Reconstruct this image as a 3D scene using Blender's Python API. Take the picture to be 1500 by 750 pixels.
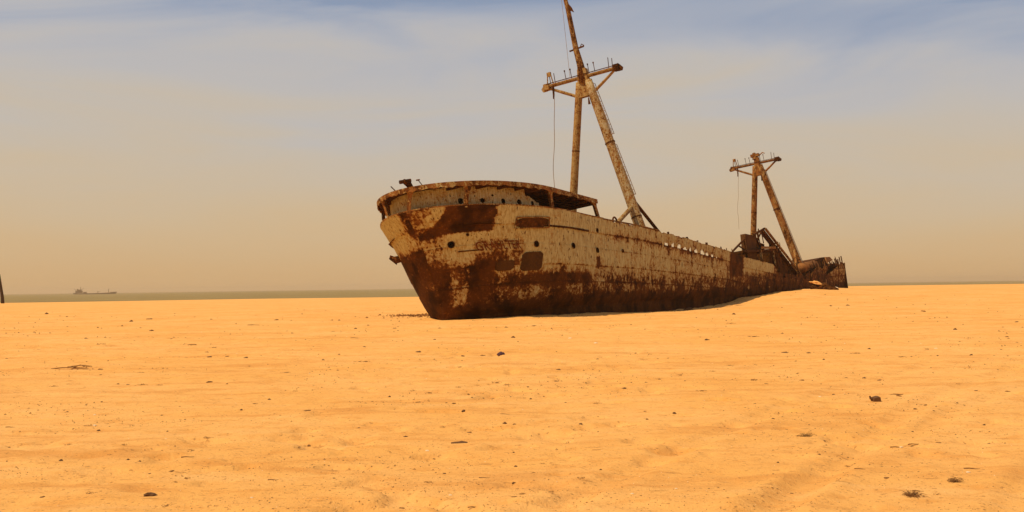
import bpy, bmesh, math, random
import numpy as np
from mathutils import Vector, Matrix

for _o in list(bpy.data.objects): bpy.data.objects.remove(_o, do_unlink=True)
scene = bpy.context.scene
col = scene.collection
R = math.radians

# ------------------------------------------------------------------ camera
cd = bpy.data.cameras.new('camera'); cam = bpy.data.objects.new('camera', cd); col.objects.link(cam)
cd.sensor_width = 36.0; cd.lens = 36.0; cd.clip_start = 0.1; cd.clip_end = 30000
PITCH, ROLL = R(1.7325), R(0.7734)
_f = Vector((0, math.cos(PITCH), math.sin(PITCH))); _r0 = Vector((1, 0, 0)); _u0 = _r0.cross(_f)
_r = math.cos(ROLL)*_r0 - math.sin(ROLL)*_u0; _u = math.sin(ROLL)*_r0 + math.cos(ROLL)*_u0
_m = Matrix((_r, _u, -_f)).transposed().to_4x4(); _m.translation = (0, 0, 1.6)
cam.matrix_world = _m
scene.camera = cam

# ------------------------------------------------------------------ sun and sky
SUN_DIR = Vector((-0.46, -0.20, 0.865)).normalized()          # towards the sun: high, to the left
sd = bpy.data.lights.new('sun', 'SUN'); sun = bpy.data.objects.new('sun', sd); col.objects.link(sun)
sd.energy = 4.4; sd.angle = R(0.8); sd.color = (1.0, 0.86, 0.63)
sun.rotation_euler = SUN_DIR.to_track_quat('Z', 'Y').to_euler()
sun.location = (-40, -20, 80)

world = bpy.data.worlds.new('World'); scene.world = world; world.use_nodes = True
wn = world.node_tree.nodes; wl = world.node_tree.links; wn.clear()
def WN(t, **k):
    n = wn.new(t)
    for a, b in k.items(): setattr(n, a, b)
    return n
wout = WN('ShaderNodeOutputWorld')
sky = WN('ShaderNodeTexSky', sky_type='NISHITA'); sky.sun_disc = False
sky.sun_elevation = math.asin(SUN_DIR.z); sky.sun_rotation = math.atan2(SUN_DIR.x, SUN_DIR.y)
sky.dust_density = 4.0; sky.air_density = 1.0; sky.altitude = 5
bg1 = WN('ShaderNodeBackground'); bg1.inputs['Strength'].default_value = 0.07
wl.new(sky.outputs[0], bg1.inputs['Color'])
tc = WN('ShaderNodeTexCoord'); sep = WN('ShaderNodeSeparateXYZ'); wl.new(tc.outputs['Generated'], sep.inputs[0])
# dust-laden air: colour by elevation
ramp = WN('ShaderNodeValToRGB'); cr = ramp.color_ramp; cr.interpolation = 'B_SPLINE'
STOPS = [(0.0, (0.71, 0.45, 0.215)), (0.10, (0.71, 0.475, 0.245)), (0.25, (0.675, 0.515, 0.32)), (0.48, (0.595, 0.53, 0.445)),
         (0.62, (0.55, 0.525, 0.51)), (0.76, (0.455, 0.475, 0.53)), (0.92, (0.32, 0.38, 0.50)), (1.0, (0.26, 0.33, 0.465))]
while len(cr.elements) < len(STOPS): cr.elements.new(0.5)
for e, (p, c) in zip(cr.elements, STOPS): e.position = p; e.color = (*c, 1)
# streaky high cloud: noise on a plane far overhead
def M(op, a=None, b=None, c=None):
    n = WN('ShaderNodeMath', operation=op)
    for i, x in enumerate((a, b, c)):
        if x is None: continue
        if isinstance(x, (int, float)): n.inputs[i].default_value = x
        else: wl.new(x, n.inputs[i])
    return n.outputs[0]
zc = M('MAXIMUM', sep.outputs[2], 0.02)
zz = M('ADD', zc, 0.06)
cx = M('MULTIPLY', sep.outputs[0], 1.0); cy = M('MULTIPLY', sep.outputs[2], 1.0)
cmb = WN('ShaderNodeCombineXYZ'); wl.new(cx, cmb.inputs[0]); wl.new(sep.outputs[1], cmb.inputs[2]); wl.new(cy, cmb.inputs[1])
mp = WN('ShaderNodeMapping'); wl.new(cmb.outputs[0], mp.inputs[0])
mp.vector_type = 'POINT'; mp.inputs['Rotation'].default_value = (0, 0, R(9)); mp.inputs['Scale'].default_value = (2.2, 13.0, 1.2); mp.inputs['Location'].default_value = (3.3, 0.75, 0)
nz = WN('ShaderNodeTexNoise'); wl.new(mp.outputs[0], nz.inputs['Vector'])
nz.inputs['Scale'].default_value = 1.0; nz.inputs['Detail'].default_value = 8; nz.inputs['Roughness'].default_value = 0.52; nz.inputs['Distortion'].default_value = 0.9
cl = M('SUBTRACT', nz.outputs['Fac'], 0.5)
# cloud veil lifts the elevation at which the blue begins
el = M('DIVIDE', sep.outputs[2], 0.29)
sh = M('MULTIPLY', cl, M('MINIMUM', M('MULTIPLY', zc, 4.6), 1.15))
rp = M('ADD', M('SUBTRACT', el, sh), M('MULTIPLY', M('MULTIPLY', sep.outputs[0], el), 0.16))   # bluer away from the sun
rp = M('MINIMUM', M('MAXIMUM', rp, 0.0), 1.0)
wl.new(rp, ramp.inputs['Fac'])
bg2 = WN('ShaderNodeBackground'); wl.new(ramp.outputs[0], bg2.inputs['Color']); bg2.inputs['Strength'].default_value = 1.0
mx = WN('ShaderNodeMixShader'); mx.inputs[0].default_value = 0.88
wl.new(bg1.outputs[0], mx.inputs[1]); wl.new(bg2.outputs[0], mx.inputs[2]); wl.new(mx.outputs[0], wout.inputs['Surface'])

scene.view_settings.view_transform = 'Standard'; scene.view_settings.look = 'None'
scene.view_settings.exposure = 0.0; scene.view_settings.gamma = 1.0
scene.render.engine = 'CYCLES'
scene.cycles.use_denoising = True
try:
    scene.cycles.denoiser = 'OPENIMAGEDENOISE'; scene.cycles.denoising_input_passes = 'RGB_ALBEDO_NORMAL'; scene.cycles.denoising_prefilter = 'ACCURATE'
except Exception: pass
scene.cycles.max_bounces = 6; scene.cycles.volume_bounces = 1

# ------------------------------------------------------------------ helpers
def tag(o, label=None, cat=None, group=None, kind=None):
    if label: o['label'] = label
    if cat: o['category'] = cat
    if group: o['group'] = group
    if kind: o['kind'] = kind
    return o

class MB:
    """collects vertices and faces of one mesh"""
    def __init__(s): s.v = []; s.f = []
    def add(s, vs, fs):
        k = len(s.v); s.v += [tuple(map(float, p)) for p in vs]; s.f += [tuple(i+k for i in f) for f in fs]; return s
    def box(s, c, d, ax=None):
        c = Vector(c); ax = ax or (Vector((1,0,0)), Vector((0,1,0)), Vector((0,0,1)))
        p = [c + ax[0]*(d[0]/2*i) + ax[1]*(d[1]/2*j) + ax[2]*(d[2]/2*k) for i in (-1,1) for j in (-1,1) for k in (-1,1)]
        return s.add(p, [(0,1,3,2),(4,6,7,5),(0,4,5,1),(2,3,7,6),(0,2,6,4),(1,5,7,3)])
    def bar(s, a, b, w, h, up=(0,0,1)):
        a = Vector(a); b = Vector(b); x = (b-a).normalized(); u = Vector(up)
        y = u.cross(x)
        if y.length < 1e-4: y = Vector((0,1,0)).cross(x)
        y.normalize(); z = x.cross(y)
        return s.box((a+b)/2, ((b-a).length, w, h), (x, y, z))
    def tube(s, pts, rs, n=10, cap=True):
        pts = [Vector(p) for p in pts]; k = len(s.v); prev = None
        for i, p in enumerate(pts):
            d = (pts[min(i+1, len(pts)-1)] - pts[max(i-1, 0)]).normalized()
            a = prev if prev is not None else (Vector((0,0,1)) if abs(d.z) < .9 else Vector((0,1,0)))
            y = (a - d*a.dot(d)).normalized(); x = y.cross(d); prev = y
            r = rs[i] if isinstance(rs, (list, tuple)) else rs
            s.v += [tuple(p + (x*math.cos(2*math.pi*j/n) + y*math.sin(2*math.pi*j/n))*r) for j in range(n)]
        for i in range(len(pts)-1):
            for j in range(n):
                s.f.append((k+i*n+j, k+i*n+(j+1)%n, k+(i+1)*n+(j+1)%n, k+(i+1)*n+j))
        if cap:
            s.f.append(tuple(k+j for j in range(n))[::-1]); s.f.append(tuple(k+(len(pts)-1)*n+j for j in range(n)))
        return s
    def prism(s, poly, d):
        """poly: list of 3D points (planar), thickness vector d"""
        n = len(poly); d = Vector(d); a = [Vector(p) for p in poly]
        s.add(a + [p+d for p in a], [tuple(range(n))[::-1], tuple(range(n, 2*n))] + [(i, (i+1)%n, n+(i+1)%n, n+i) for i in range(n)])
        return s
    def mesh(s, name, mat, smooth=False, fix=True):
        me = bpy.data.meshes.new(name); me.from_pydata(s.v, [], s.f); me.update()
        if fix:
            bm = bmesh.new(); bm.from_mesh(me); bmesh.ops.recalc_face_normals(bm, faces=bm.faces); bm.to_mesh(me); bm.free()
        if mat: me.materials.append(mat)
        if smooth:
            me.polygons.foreach_set('use_smooth', [True]*len(me.polygons))
        return me
    def build(s, name, mat, parent=None, smooth=False, fix=True):
        o = bpy.data.objects.new(name, s.mesh(name, mat, smooth, fix)); col.objects.link(o)
        if parent is not None: o.parent = parent
        return o

# lattice value noise in numpy
_rs = np.random.RandomState(7); _LAT = _rs.rand(256, 256)
def vnoise(x, y):
    xi = np.floor(x).astype(int); yi = np.floor(y).astype(int); fx = x-xi; fy = y-yi
    fx = fx*fx*(3-2*fx); fy = fy*fy*(3-2*fy)
    a = _LAT[xi & 255, yi & 255]; b = _LAT[(xi+1) & 255, yi & 255]; c = _LAT[xi & 255, (yi+1) & 255]; d = _LAT[(xi+1) & 255, (yi+1) & 255]
    return (a*(1-fx)+b*fx)*(1-fy) + (c*(1-fx)+d*fx)*fy - .5
def fbm(x, y, o=4):
    r = 0; a = 1.
    for i in range(o):
        r = r + a*vnoise(x*2**i + 17.3*i, y*2**i + 5.1*i); a *= .5
    return r

# ------------------------------------------------------------------ material helpers
class NT:
    def __init__(s, name):
        s.m = bpy.data.materials.new(name); s.m.use_nodes = True; s.t = s.m.node_tree; s.n = s.t.nodes; s.l = s.t.links; s.n.clear()
        s.out = s.n.new('ShaderNodeOutputMaterial'); s.b = s.n.new('ShaderNodeBsdfPrincipled'); s.l.new(s.b.outputs[0], s.out.inputs['Surface'])
        s.tc = s.n.new('ShaderNodeTexCoord')
    def put(s, sock, x):
        if isinstance(x, bpy.types.NodeSocket): s.l.new(x, sock)
        elif isinstance(x, (tuple, list)) and len(x) == 3 and sock.type == 'RGBA': sock.default_value = (*x, 1)
        else: sock.default_value = x
    def math(s, op, a, b=0.0, c=None, clamp=False):
        n = s.n.new('ShaderNodeMath'); n.operation = op; n.use_clamp = clamp
        s.put(n.inputs[0], a); s.put(n.inputs[1], b)
        if c is not None: s.put(n.inputs[2], c)
        return n.outputs[0]
    def noise(s, scale, detail=4, rough=.55, vec=None, stretch=None, loc=(0,0,0), dist=0.0):
        n = s.n.new('ShaderNodeTexNoise'); n.inputs['Scale'].default_value = scale; n.inputs['Detail'].default_value = detail
        n.inputs['Roughness'].default_value = rough; n.inputs['Distortion'].default_value = dist
        v = vec or s.tc.outputs['Object']
        if stretch or loc != (0,0,0):
            m = s.n.new('ShaderNodeMapping'); m.inputs['Scale'].default_value = stretch or (1,1,1); m.inputs['Location'].default_value = loc
            s.l.new(v, m.inputs[0]); v = m.outputs[0]
        s.l.new(v, n.inputs['Vector']); return n.outputs['Fac']
    def mix(s, f, a, b):
        n = s.n.new('ShaderNodeMix'); n.data_type = 'RGBA'; s.put(n.inputs[0], f); s.put(n.inputs[6], a); s.put(n.inputs[7], b); return n.outputs[2]
    def step(s, x, a, b):
        n = s.n.new('ShaderNodeMapRange'); n.interpolation_type = 'SMOOTHSTEP'; s.put(n.inputs[0], x); n.inputs[1].default_value = a; n.inputs[2].default_value = b; return n.outputs[0]
    def bump(s, h, strength, dist, prev=None):
        n = s.n.new('ShaderNodeBump'); n.inputs['Strength'].default_value = strength; n.inputs['Distance'].default_value = dist; s.put(n.inputs['Height'], h)
        if prev is not None: s.l.new(prev, n.inputs['Normal'])
        return n.outputs[0]
    def attr(s, name):
        n = s.n.new('ShaderNodeAttribute'); n.attribute_name = name; return n.outputs['Fac']
    def done(s, color, rough, normal=None, spec=.3, metal=0.0):
        s.put(s.b.inputs['Base Color'], color); s.put(s.b.inputs['Roughness'], rough); s.b.inputs['Specular IOR Level'].default_value = spec
        s.b.inputs['Metallic'].default_value = metal
        if normal is not None: s.l.new(normal, s.b.inputs['Normal'])
        return s.m

PAINT = (0.475, 0.41, 0.185)
RUST_D = (0.028, 0.0095, 0.002); RUST_M = (0.085, 0.027, 0.0040); RUST_O = (0.20, 0.068, 0.011)
def rust_colour(t, big=.9):
    a = t.noise(big, 6, .6, loc=(3,1,7)); b = t.noise(7, 5, .7)
    c = t.mix(t.step(a, .36, .62), RUST_D, RUST_M)
    return t.mix(t.math('MULTIPLY', t.step(b, .52, .72), t.step(a, .40, .62)), c, RUST_O)
def hull_material(name, attr=True, const=.5, scale=1.0, paint=PAINT, orange=False):
    t = NT(name)
    p = t.attr('paint') if attr else const
    isl = t.noise(1.15*scale, 9, .66, dist=.3); fine = t.noise(5.5*scale, 6, .7)
    strk = t.noise(1.0*scale, 6, .62, stretch=(4.6, 4.6, .6), dist=.4); strk2 = t.noise(1.0*scale, 5, .6, stretch=(11, 11, 1.1), loc=(5,2,9))
    x = t.math('MULTIPLY_ADD', t.math('SUBTRACT', isl, .5), 1.15, p)
    x = t.math('MULTIPLY_ADD', t.math('SUBTRACT', strk, .5), .62, x)
    x = t.math('MULTIPLY_ADD', t.math('SUBTRACT', fine, .5), 1.35, x)
    mask = t.step(x, .47, .53)
    thin = t.step(x, .48, .80)                                     # sound paint away from the edges of the rust
    rust = rust_colour(t)
    if orange: rust = t.mix(t.step(t.noise(1.4, 4, .6, loc=(8,8,8)), .42, .6), rust, (0.27, 0.105, 0.025))
    stain = t.mix(t.step(strk2, .40, .66), paint, (0.32, 0.225, 0.078))
    stain = t.mix(t.math('MULTIPLY', t.math('SUBTRACT', 1.0, thin), .85), stain, (0.32, 0.165, 0.036))
    speck = t.step(t.noise(7*scale, 4, .6, stretch=(1, 1, .45), loc=(2,2,2)), .61, .66)
    stain = t.mix(speck, stain, RUST_M)
    rust = t.mix(t.math('MULTIPLY', t.step(x, .28, .47), .75), rust, (0.20, 0.068, 0.011))   # fresher rust creeping from under the paint
    c = t.mix(mask, rust, stain)
    h = t.math('MULTIPLY_ADD', mask, .35, t.noise(14, 5, .7))
    n = t.bump(h, .55, .02); n = t.bump(isl, .35, .06, n)
    return t.done(c, t.mix(mask, (.9,)*3, (.72,)*3), n, spec=.06)
M_HULL = hull_material('hull_paint')
M_STEEL = hull_material('worn_painted_steel', attr=False, const=.45, scale=1.6)
M_RAIL = hull_material('rail_steel', attr=False, const=.44, scale=2.2, orange=True)
M_MAST = hull_material('mast_paint', attr=False, const=.58, scale=2.2, paint=(0.36, 0.215, 0.085), orange=True)
M_MASTG = hull_material('mast_paint_grey', attr=False, const=.60, scale=2.0, paint=(0.43, 0.33, 0.195), orange=True)
M_TOPM = hull_material('topmast_rust', attr=False, const=.42, scale=2.6, paint=(0.34, 0.23, 0.13))
M_MAST2 = hull_material('mast_rust', attr=False, const=.40, scale=2.2, paint=(0.40, 0.26, 0.12), orange=True)
def rust_material(name, a=RUST_D, b=RUST_M, c=RUST_O):
    t = NT(name); n1 = t.noise(1.3, 6, .62); n2 = t.noise(8, 5, .7)
    k = t.mix(t.step(n1, .36, .64), a, b); k = t.mix(t.math('MULTIPLY', t.step(n2, .5, .7), .8), k, c)
    return t.done(k, .92, t.bump(n2, .6, .03), spec=.05)
M_RUST = rust_material('dark_rust')
M_RUSTO = rust_material('orange_rust', (0.11, 0.036, 0.009), (0.26, 0.10, 0.026), (0.38, 0.18, 0.06))
M_CABLE = rust_material('cable', (0.22, 0.15, 0.09), (0.32, 0.22, 0.13), (0.36, 0.25, 0.15))
def plain(name, c, rough=.8, spec=.2):
    t = NT(name); n = t.noise(6, 4, .6)
    return t.done(t.mix(n, tuple(x*.75 for x in c), tuple(min(1, x*1.25) for x in c)), rough, t.bump(n, .4, .02), spec=spec)
M_PORT_DARK = plain('porthole_dark', (0.006, 0.004, 0.002), .95, .0)  # near-black colour painted in for the darkness inside an open porthole
M_LETTER = rust_material('faded_lettering', (0.10, 0.025, 0.006), (0.16, 0.043, 0.010), (0.20, 0.07, 0.02))
# ------------------------------------------------------------------ sand, sea
HEAD = math.atan(0.5574); ORI = Vector((-3.53, 53.0, 0.0)); LIST = R(8.5)
def sm(a, b, x):
    t = np.clip((x-a)/(b-a), 0, 1); return t*t*(3-2*t)
def ship_uv(x, y):
    dx = x-ORI.x; dy = y-ORI.y
    return dx*math.sin(HEAD)+dy*math.cos(HEAD), dx*math.cos(HEAD)-dy*math.sin(HEAD)
def seg(x, y, pts):
    """distance to a polyline"""
    d = np.full(np.shape(x), 1e9)
    for (ax, ay), (bx, by) in zip(pts[:-1], pts[1:]):
        ex, ey = bx-ax, by-ay; t = np.clip(((x-ax)*ex+(y-ay)*ey)/(ex*ex+ey*ey), 0, 1)
        d = np.minimum(d, np.hypot(x-ax-t*ex, y-ay-t*ey))
    return d
def track_curve(a, b, bend, n=14):
    a = np.array(a, float); b = np.array(b, float); nrm = np.array([-(b-a)[1], (b-a)[0]])/np.linalg.norm(b-a)
    return [tuple(a+(b-a)*t+nrm*bend*math.sin(math.pi*t)) for t in np.linspace(0, 1, n)]
TRACKS = []
for a, b, bend, gauge in [((0.2, 5.6), (9.0, 20.0), .5, 1.5), ((1.6, 5.6), (11.5, 19.0), .4, 1.5), ((-24, 29), (-2, 37), -1.0, 1.6), ((-26, 36), (14, 44), 1.5, 1.6), ((-9, 6), (-1, 11.2), .5, 1.5)]:
    c = track_curve(a, b, bend); d = np.array(b, float)-np.array(a, float); n = np.array([-d[1], d[0]])/np.linalg.norm(d)*gauge/2
    TRACKS += [[(x+n[0], y+n[1]) for x, y in c], [(x-n[0], y-n[1]) for x, y in c]]
def sand(x, y):
    x = np.asarray(x, float); y = np.asarray(y, float)
    z = 0.90*sm(-2, 38, x)*sm(58, 122, y)
    u, v = ship_uv(x, y)
    z = z-0.24*np.exp(-((v-4.6)/2.2)**2)*sm(8, 20, u)*(1-sm(30, 42, u))
    z = z+0.50*np.exp(-((v-6.6)/4.0)**2)*sm(26, 48, u)*(1-sm(58, 72, u))
    z = z-0.10*np.exp(-((v+1)/4.0)**2-((u+1)/3.0)**2)
    shore = 196+8*np.sin(x*.021+1)+4*np.sin(x*.09)
    near = np.exp(-(np.hypot(x, y)/120)**2)
    # wind-blown undulation, low ripples and trampled hollows
    z = z+.10*fbm(x/17+3, y/11+9, 2)*sm(6, 20, y)*(1-.8*sm(90, 130, y))+near*(.065*fbm(x/3.1+.35*y/3, y/1.9, 3)+.022*fbm(x/.55, y/.42, 3)+.010*vnoise(x/.16, y/.13))
    p = fbm(x/.42+50, y/.36+11, 2); g = sm(.0, .25, fbm(x/6+80, y/6+4, 2))
    z = z-.050*sm(.16, .46, p)*(.35+g)*near+.012*np.sin((y+.35*x+1.2*fbm(x/2.5, y/2.5+7, 2))*2*math.pi/.55)*sm(.0, .3, fbm(x/7+20, y/5+60, 2))*near
    for T in TRACKS:
        xs = [q[0] for q in T]; ys = [q[1] for q in T]
        k = (x > min(xs)-2) & (x < max(xs)+2) & (y > min(ys)-2) & (y < max(ys)+2)
        if not np.any(k): continue
        d = seg(x[k], y[k], T); e = .30+.25*fbm(x[k]/2.2+31, y[k]/2.2, 2)
        zz = np.zeros(np.shape(x)); zz[k] = (-.026*np.exp(-(d/.14)**4)+.013*np.exp(-((d-.25)/.08)**2))*np.clip(e*3, 0, 1)
        z = z+zz
    z = z-5.0*sm(shore-6, shore+90, y)
    z = z+.16*fbm(x/1.6+5, y/1.6+2, 3)*np.exp(-((v-4.4)/1.6)**2)*sm(-1, 1, u)*(1-sm(60, 80, u))
    # a wet-worn, uneven foot where drifted sand meets the plates
    return z
def sand1(x, y): return float(sand(np.array([x]), np.array([y]))[0])

ys = [-9000, -4000, -1500, -500, -150, -40, -10, 0, 3]
y = 4.5
while y < 330: ys.append(y); y += max(.04, y*.0052)
ys.append(335)
xp = []; x = 0.0
while x < 9200: xp.append(x); x += .05 if x < 4.5 else (x*.0112 if x < 90 else x*.09)
xs = [-a for a in xp[:0:-1]] + xp
X, Y = np.meshgrid(np.array(xs), np.array(ys)); Z = sand(X, Y)
nx, ny = len(xs), len(ys)
me = bpy.data.meshes.new('sand')
me.vertices.add(nx*ny); me.vertices.foreach_set('co', np.stack([X, Y, Z], -1).ravel())
ii = (np.arange(ny-1)[:, None]*nx+np.arange(nx-1)[None, :]).ravel()
q = np.stack([ii, ii+1, ii+1+nx, ii+nx], -1).ravel()
nq = len(ii)
me.loops.add(nq*4); me.loops.foreach_set('vertex_index', q)
me.polygons.add(nq); me.polygons.foreach_set('loop_start', np.arange(nq)*4); me.polygons.foreach_set('loop_total', np.full(nq, 4))
me.polygons.foreach_set('use_smooth', np.ones(nq, bool)); me.update(); me.validate()
t = NT('sand')
g = t.tc.outputs['Object']
big = t.noise(.22, 5, .6); mid = t.noise(2.2, 6, .65, stretch=(1, 1.6, 1)); gr = t.noise(60, 3, .8); gr2 = t.noise(9, 6, .75); spk = t.noise(26, 2, .5, loc=(4,4,4))
c = t.mix(t.step(big, .35, .65), (0.745, 0.345, 0.080), (0.79, 0.388, 0.108))
strk = t.noise(.9, 6, .65, stretch=(.35, 1.3, 1), loc=(7,3,0), dist=.6)
c = t.mix(t.math('MULTIPLY', t.step(strk, .50, .68), .70), c, (0.60, 0.240, 0.050))
c = t.mix(t.math('MULTIPLY', t.step(strk, .48, .30), .55), c, (0.775, 0.405, 0.13))
c = t.mix(t.math('MULTIPLY', t.step(mid, .48, .70), .65), c, (0.64, 0.260, 0.052))
c = t.mix(t.math('MULTIPLY', t.step(gr2, .56, .74), .35), c, (0.58, 0.225, 0.042))
c = t.mix(t.math('MULTIPLY', t.step(spk, .61, .70), .75), c, (0.38, 0.16, 0.04))
mark_shade = t.noise(4.5, 4, .6, stretch=(.8, 1.8, 1), loc=(1,9,4))
c = t.mix(t.math('MULTIPLY', t.step(mark_shade, .62, .70), .65), c, (0.42, 0.175, 0.04))  # small brown marks, with footprint shadows painted into the same dashes
c = t.mix(t.math('MULTIPLY', t.step(gr, .55, .70), .35), c, (0.84, 0.52, 0.20))
nrm = t.bump(gr2, .6, .06); nrm = t.bump(gr, .5, .008, nrm)
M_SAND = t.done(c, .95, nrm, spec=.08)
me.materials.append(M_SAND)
so = bpy.data.objects.new('sand', me); col.objects.link(so); tag(so, 'wide flat beach of orange sand with faint tyre ruts', 'sand', kind='structure')

mb = MB(); rings = [2, 60, 150, 300, 500, 800, 1300, 2200, 4000, 7000, 9300]; n = 128
for r_ in rings: mb.v += [(r_*math.cos(2*math.pi*i/n), r_*math.sin(2*math.pi*i/n), -2.0) for i in range(n)]
for k in range(len(rings)-1):
    for i in range(n): mb.f.append((k*n+i, k*n+(i+1)%n, (k+1)*n+(i+1)%n, (k+1)*n+i))
t = NT('sea'); w1 = t.noise(.35, 5, .6, stretch=(.5, 1.6, 1)); w2 = t.noise(.06, 4, .6, stretch=(.3, 2.2, 1))
cc = t.mix(t.step(w2, .40, .62), (0.21, 0.135, 0.030), (0.29, 0.19, 0.048))
M_SEA = t.done(cc, .6, t.bump(w1, .9, 1.2), spec=.12)
sea = mb.build('sea', M_SEA, fix=False); tag(sea, 'narrow strip of dull olive sea along the horizon', 'sea', kind='structure')

hz = MB().box((0, 0, 9.5), (19400, 19400, 35)).build('haze', None); hz['kind'] = 'stuff'
hm = bpy.data.materials.new('haze'); hm.use_nodes = True; hn = hm.node_tree.nodes; hn.clear()
ho = hn.new('ShaderNodeOutputMaterial'); pv = hn.new('ShaderNodeVolumePrincipled')
pv.inputs['Color'].default_value = (0.86, 0.66, 0.44, 1); pv.inputs['Density'].default_value = 0.00018; pv.inputs['Anisotropy'].default_value = 0.2
hm.node_tree.links.new(pv.outputs[0], ho.inputs['Volume']); hz.data.materials.append(hm)
tag(hz, 'thin dusty haze hanging over the beach and the sea', 'haze')
# ------------------------------------------------------------------ shipwreck
# ship space: x = along the hull from the near end, y = towards the far side (so the near side is -y), z = up the frames
ship = bpy.data.objects.new('shipwreck', None); col.objects.link(ship)
_U = Vector((math.sin(HEAD), math.cos(HEAD), 0)); _V0 = Vector((math.cos(HEAD), -math.sin(HEAD), 0)); _W0 = Vector((0, 0, 1))
_V = math.cos(LIST)*_V0+math.sin(LIST)*_W0; _W = -math.sin(LIST)*_V0+math.cos(LIST)*_W0
_m = Matrix((_U, -_V, _W)).transposed().to_4x4(); _m.translation = ORI; ship.matrix_world = _m
tag(ship, 'rusted shipwreck listing in the sand with two tall bipod masts', 'shipwreck')
def S(u, v, w): return Vector((u, -v, w))
rnd = random.Random(11)

TU = [-3,0,5,9.5,16.8,24.3,36,39,48.6,50,57,64,66,72,80.7,82]
TW = [5.55,5.4,5.15,4.95,4.76,4.37,3.62,3.25,2.75,2.25,1.98,2.1,2.7,3.2,3.5,3.5]
def top(u): return np.interp(u, TU, TW)
def ustem(w): return np.interp(w, [-2,0,1.6,3.3,4.4,5.6,6.6], [.5,0,-.5,-.95,-1.5,-2.3,-2.6])
WB = -1.2
def hb(s, w):
    k = np.clip(w/5.5, -.3, 1.15); k2 = np.clip(k, 0, 1)**.55
    B = 4.0+1.0*k2-.5*np.clip(-k, 0, 1); L = 13-6*k2; p = 2.6-.6*k2; q = 1.25+.75*k2
    x = np.clip(s/L, 0, 1); return B*(1-(1-x)**p)**(1/q)
def surf(s, t):
    u = s
    for _ in range(4):
        w = WB+t*(top(u)-WB); u = s+ustem(w)*np.exp(-s/6.)
    return u, hb(s, w), w
def td(s):
    T = top(s); return 1-np.where(s < 49.5, .95, .02)/(T-WB)
_PN = np.random.RandomState(3)
def dent(s, w): return .040*fbm(s/1.9+40, w/1.3+8, 3)-.018*np.abs(np.sin(math.pi*s/.78))*sm(1, 3, s)
def box(x, a, b, e=.12): return sm(a-e, a+e, x)*(1-sm(b-e, b+e, x))
def paint(u, w, s, side):
    """share of paint left on the plating: wear with shapes of its own"""
    wb = np.interp(u, [-3, 0, 2, 6, 10, 16, 24, 34, 44, 60], [2.5, 2.35, 1.9, 1.75, 1.5, 1.35, 1.15, 1.05, 1.2, 1.6])
    cover = np.interp(u, [-3, 8, 13, 20, 34, 38, 46, 52, 66, 80], [.86, .85, .78, .70, .63, .52, .52, .38, .32, .40])
    p = cover*sm(-1.15, 1.0, w-wb)
    isl = (.43+.10*np.sin(u*1.7+w*2.1))*sm(.15, .8, w)*(1-sm(-.2, .6, w-wb))                       # islands of paint left below
    p = np.maximum(p, isl*np.interp(u, [-3, 10, 30, 50], [1, 1, .95, .5]))
    p = np.maximum(p, .25*sm(.5, 1.3, w))
    if side > 0:
        p = p-.36*(1-sm(.06, .34, s))*sm(-.2, 1., w)                   # rust running down beside the stem
        p = p-.95*box(u, -1.42, .78, .04)*box(w, 4.13, 5.7, .05)            # bare patch under the posts
        p = p-.24*box(u, .2, 2.65, .12)*box(w, 3.0, 3.72, .1)
        p = p-.40*box(u, .3, 2.7, .2)*box(w, 2.25, 3.05, .12)
        p = p-.5*box(u, .45, 1.2, .1)*box(w, .6, 2.6, .25)
        p = p+.16*box(u, 72, 82, 1)*box(w, .8, 2.8, .4)
        p = p-.6*box(u, 9.75, 10.25, .06)*box(w, 2.0, 2.7, .1)
        p = p-.22*box(u, 11, 34, 1)*np.exp(-((w-(top(u)-1.0))/.25)**2)
        p = p+.30*box(u, 39.4, 48.8, .3)*box(w, 1.95, 3.2, .15)
        p = p-.35*box(u, 35.5, 39, .3)*box(w, 1.6, 3.6, .2)
        p = p-.25*box(u, 2.2, 9, .6)*box(w, 1.2, 1.75, .2)
    else:
        p = p-.55*(1-sm(.0, .07, s))*sm(3.0, 4.4, w)
        p = p-.7*(1-sm(3.2, 4.1, w))*(1-sm(8, 14, u))+.5*box(w, 1.0, 2.6, .4)*(1-sm(2, 5, u))*.85
    return np.clip(p, 0, 1)
def hole(u, w, s, side):
    if side < 0: return False
    if 20.8 < u < 32:
        a = (u-20.9)/1.22; f = a-math.floor(a); dk = float(top(u))-.95
        h = .10+.34*(vnoise(np.array([math.floor(a)*3.7]), np.array([2.2]))[0]+.5)
        if f < .36+.5*(vnoise(np.array([math.floor(a)*5.3]), np.array([8.2]))[0]+.5) and dk+.03 < w < dk+.03+h*(1-.4*abs(f-.3)/.3)*math.exp(-((u-25.5)/5.5)**2)+.04: return True
    if 70.5 < u < 76.5:
        lim = 1.75+.17*(u-70.5)
        if lim < w < lim+.85*(1-abs(u-73.3)/3.2)+.25: return True
    if u > 49.8:
        if w > float(top(u))-.45*(vnoise(np.array([u*1.3]), np.array([.7]))[0]+.5)-(.35 if math.sin(u*2.3)>.75 else 0): return True
    return False

hullmb = MB()   # inner skin and frames behind the plates
ss = list(np.linspace(0, 1, 8)**2*2.5)+list(np.arange(3.5, 81.5, 1.5))
for side in (1, -1):
    k = len(hullmb.v); tt = np.linspace(0, .97, 9)
    for s in ss:
        dd = float(td(np.array(s)))
        for t_ in tt:
            u, b, w = surf(s, t_*dd); b = max(b-.55, 0)
            hullmb.v.append(tuple(S(float(u)+.55*math.exp(-s/2), side*float(b), float(w))))
    for i in range(len(ss)-1):
        for j in range(8): hullmb.f.append((k+i*9+j, k+(i+1)*9+j, k+(i+1)*9+j+1, k+i*9+j+1))
hull = hullmb.build('hull', M_RUST, ship, fix=False)
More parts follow.
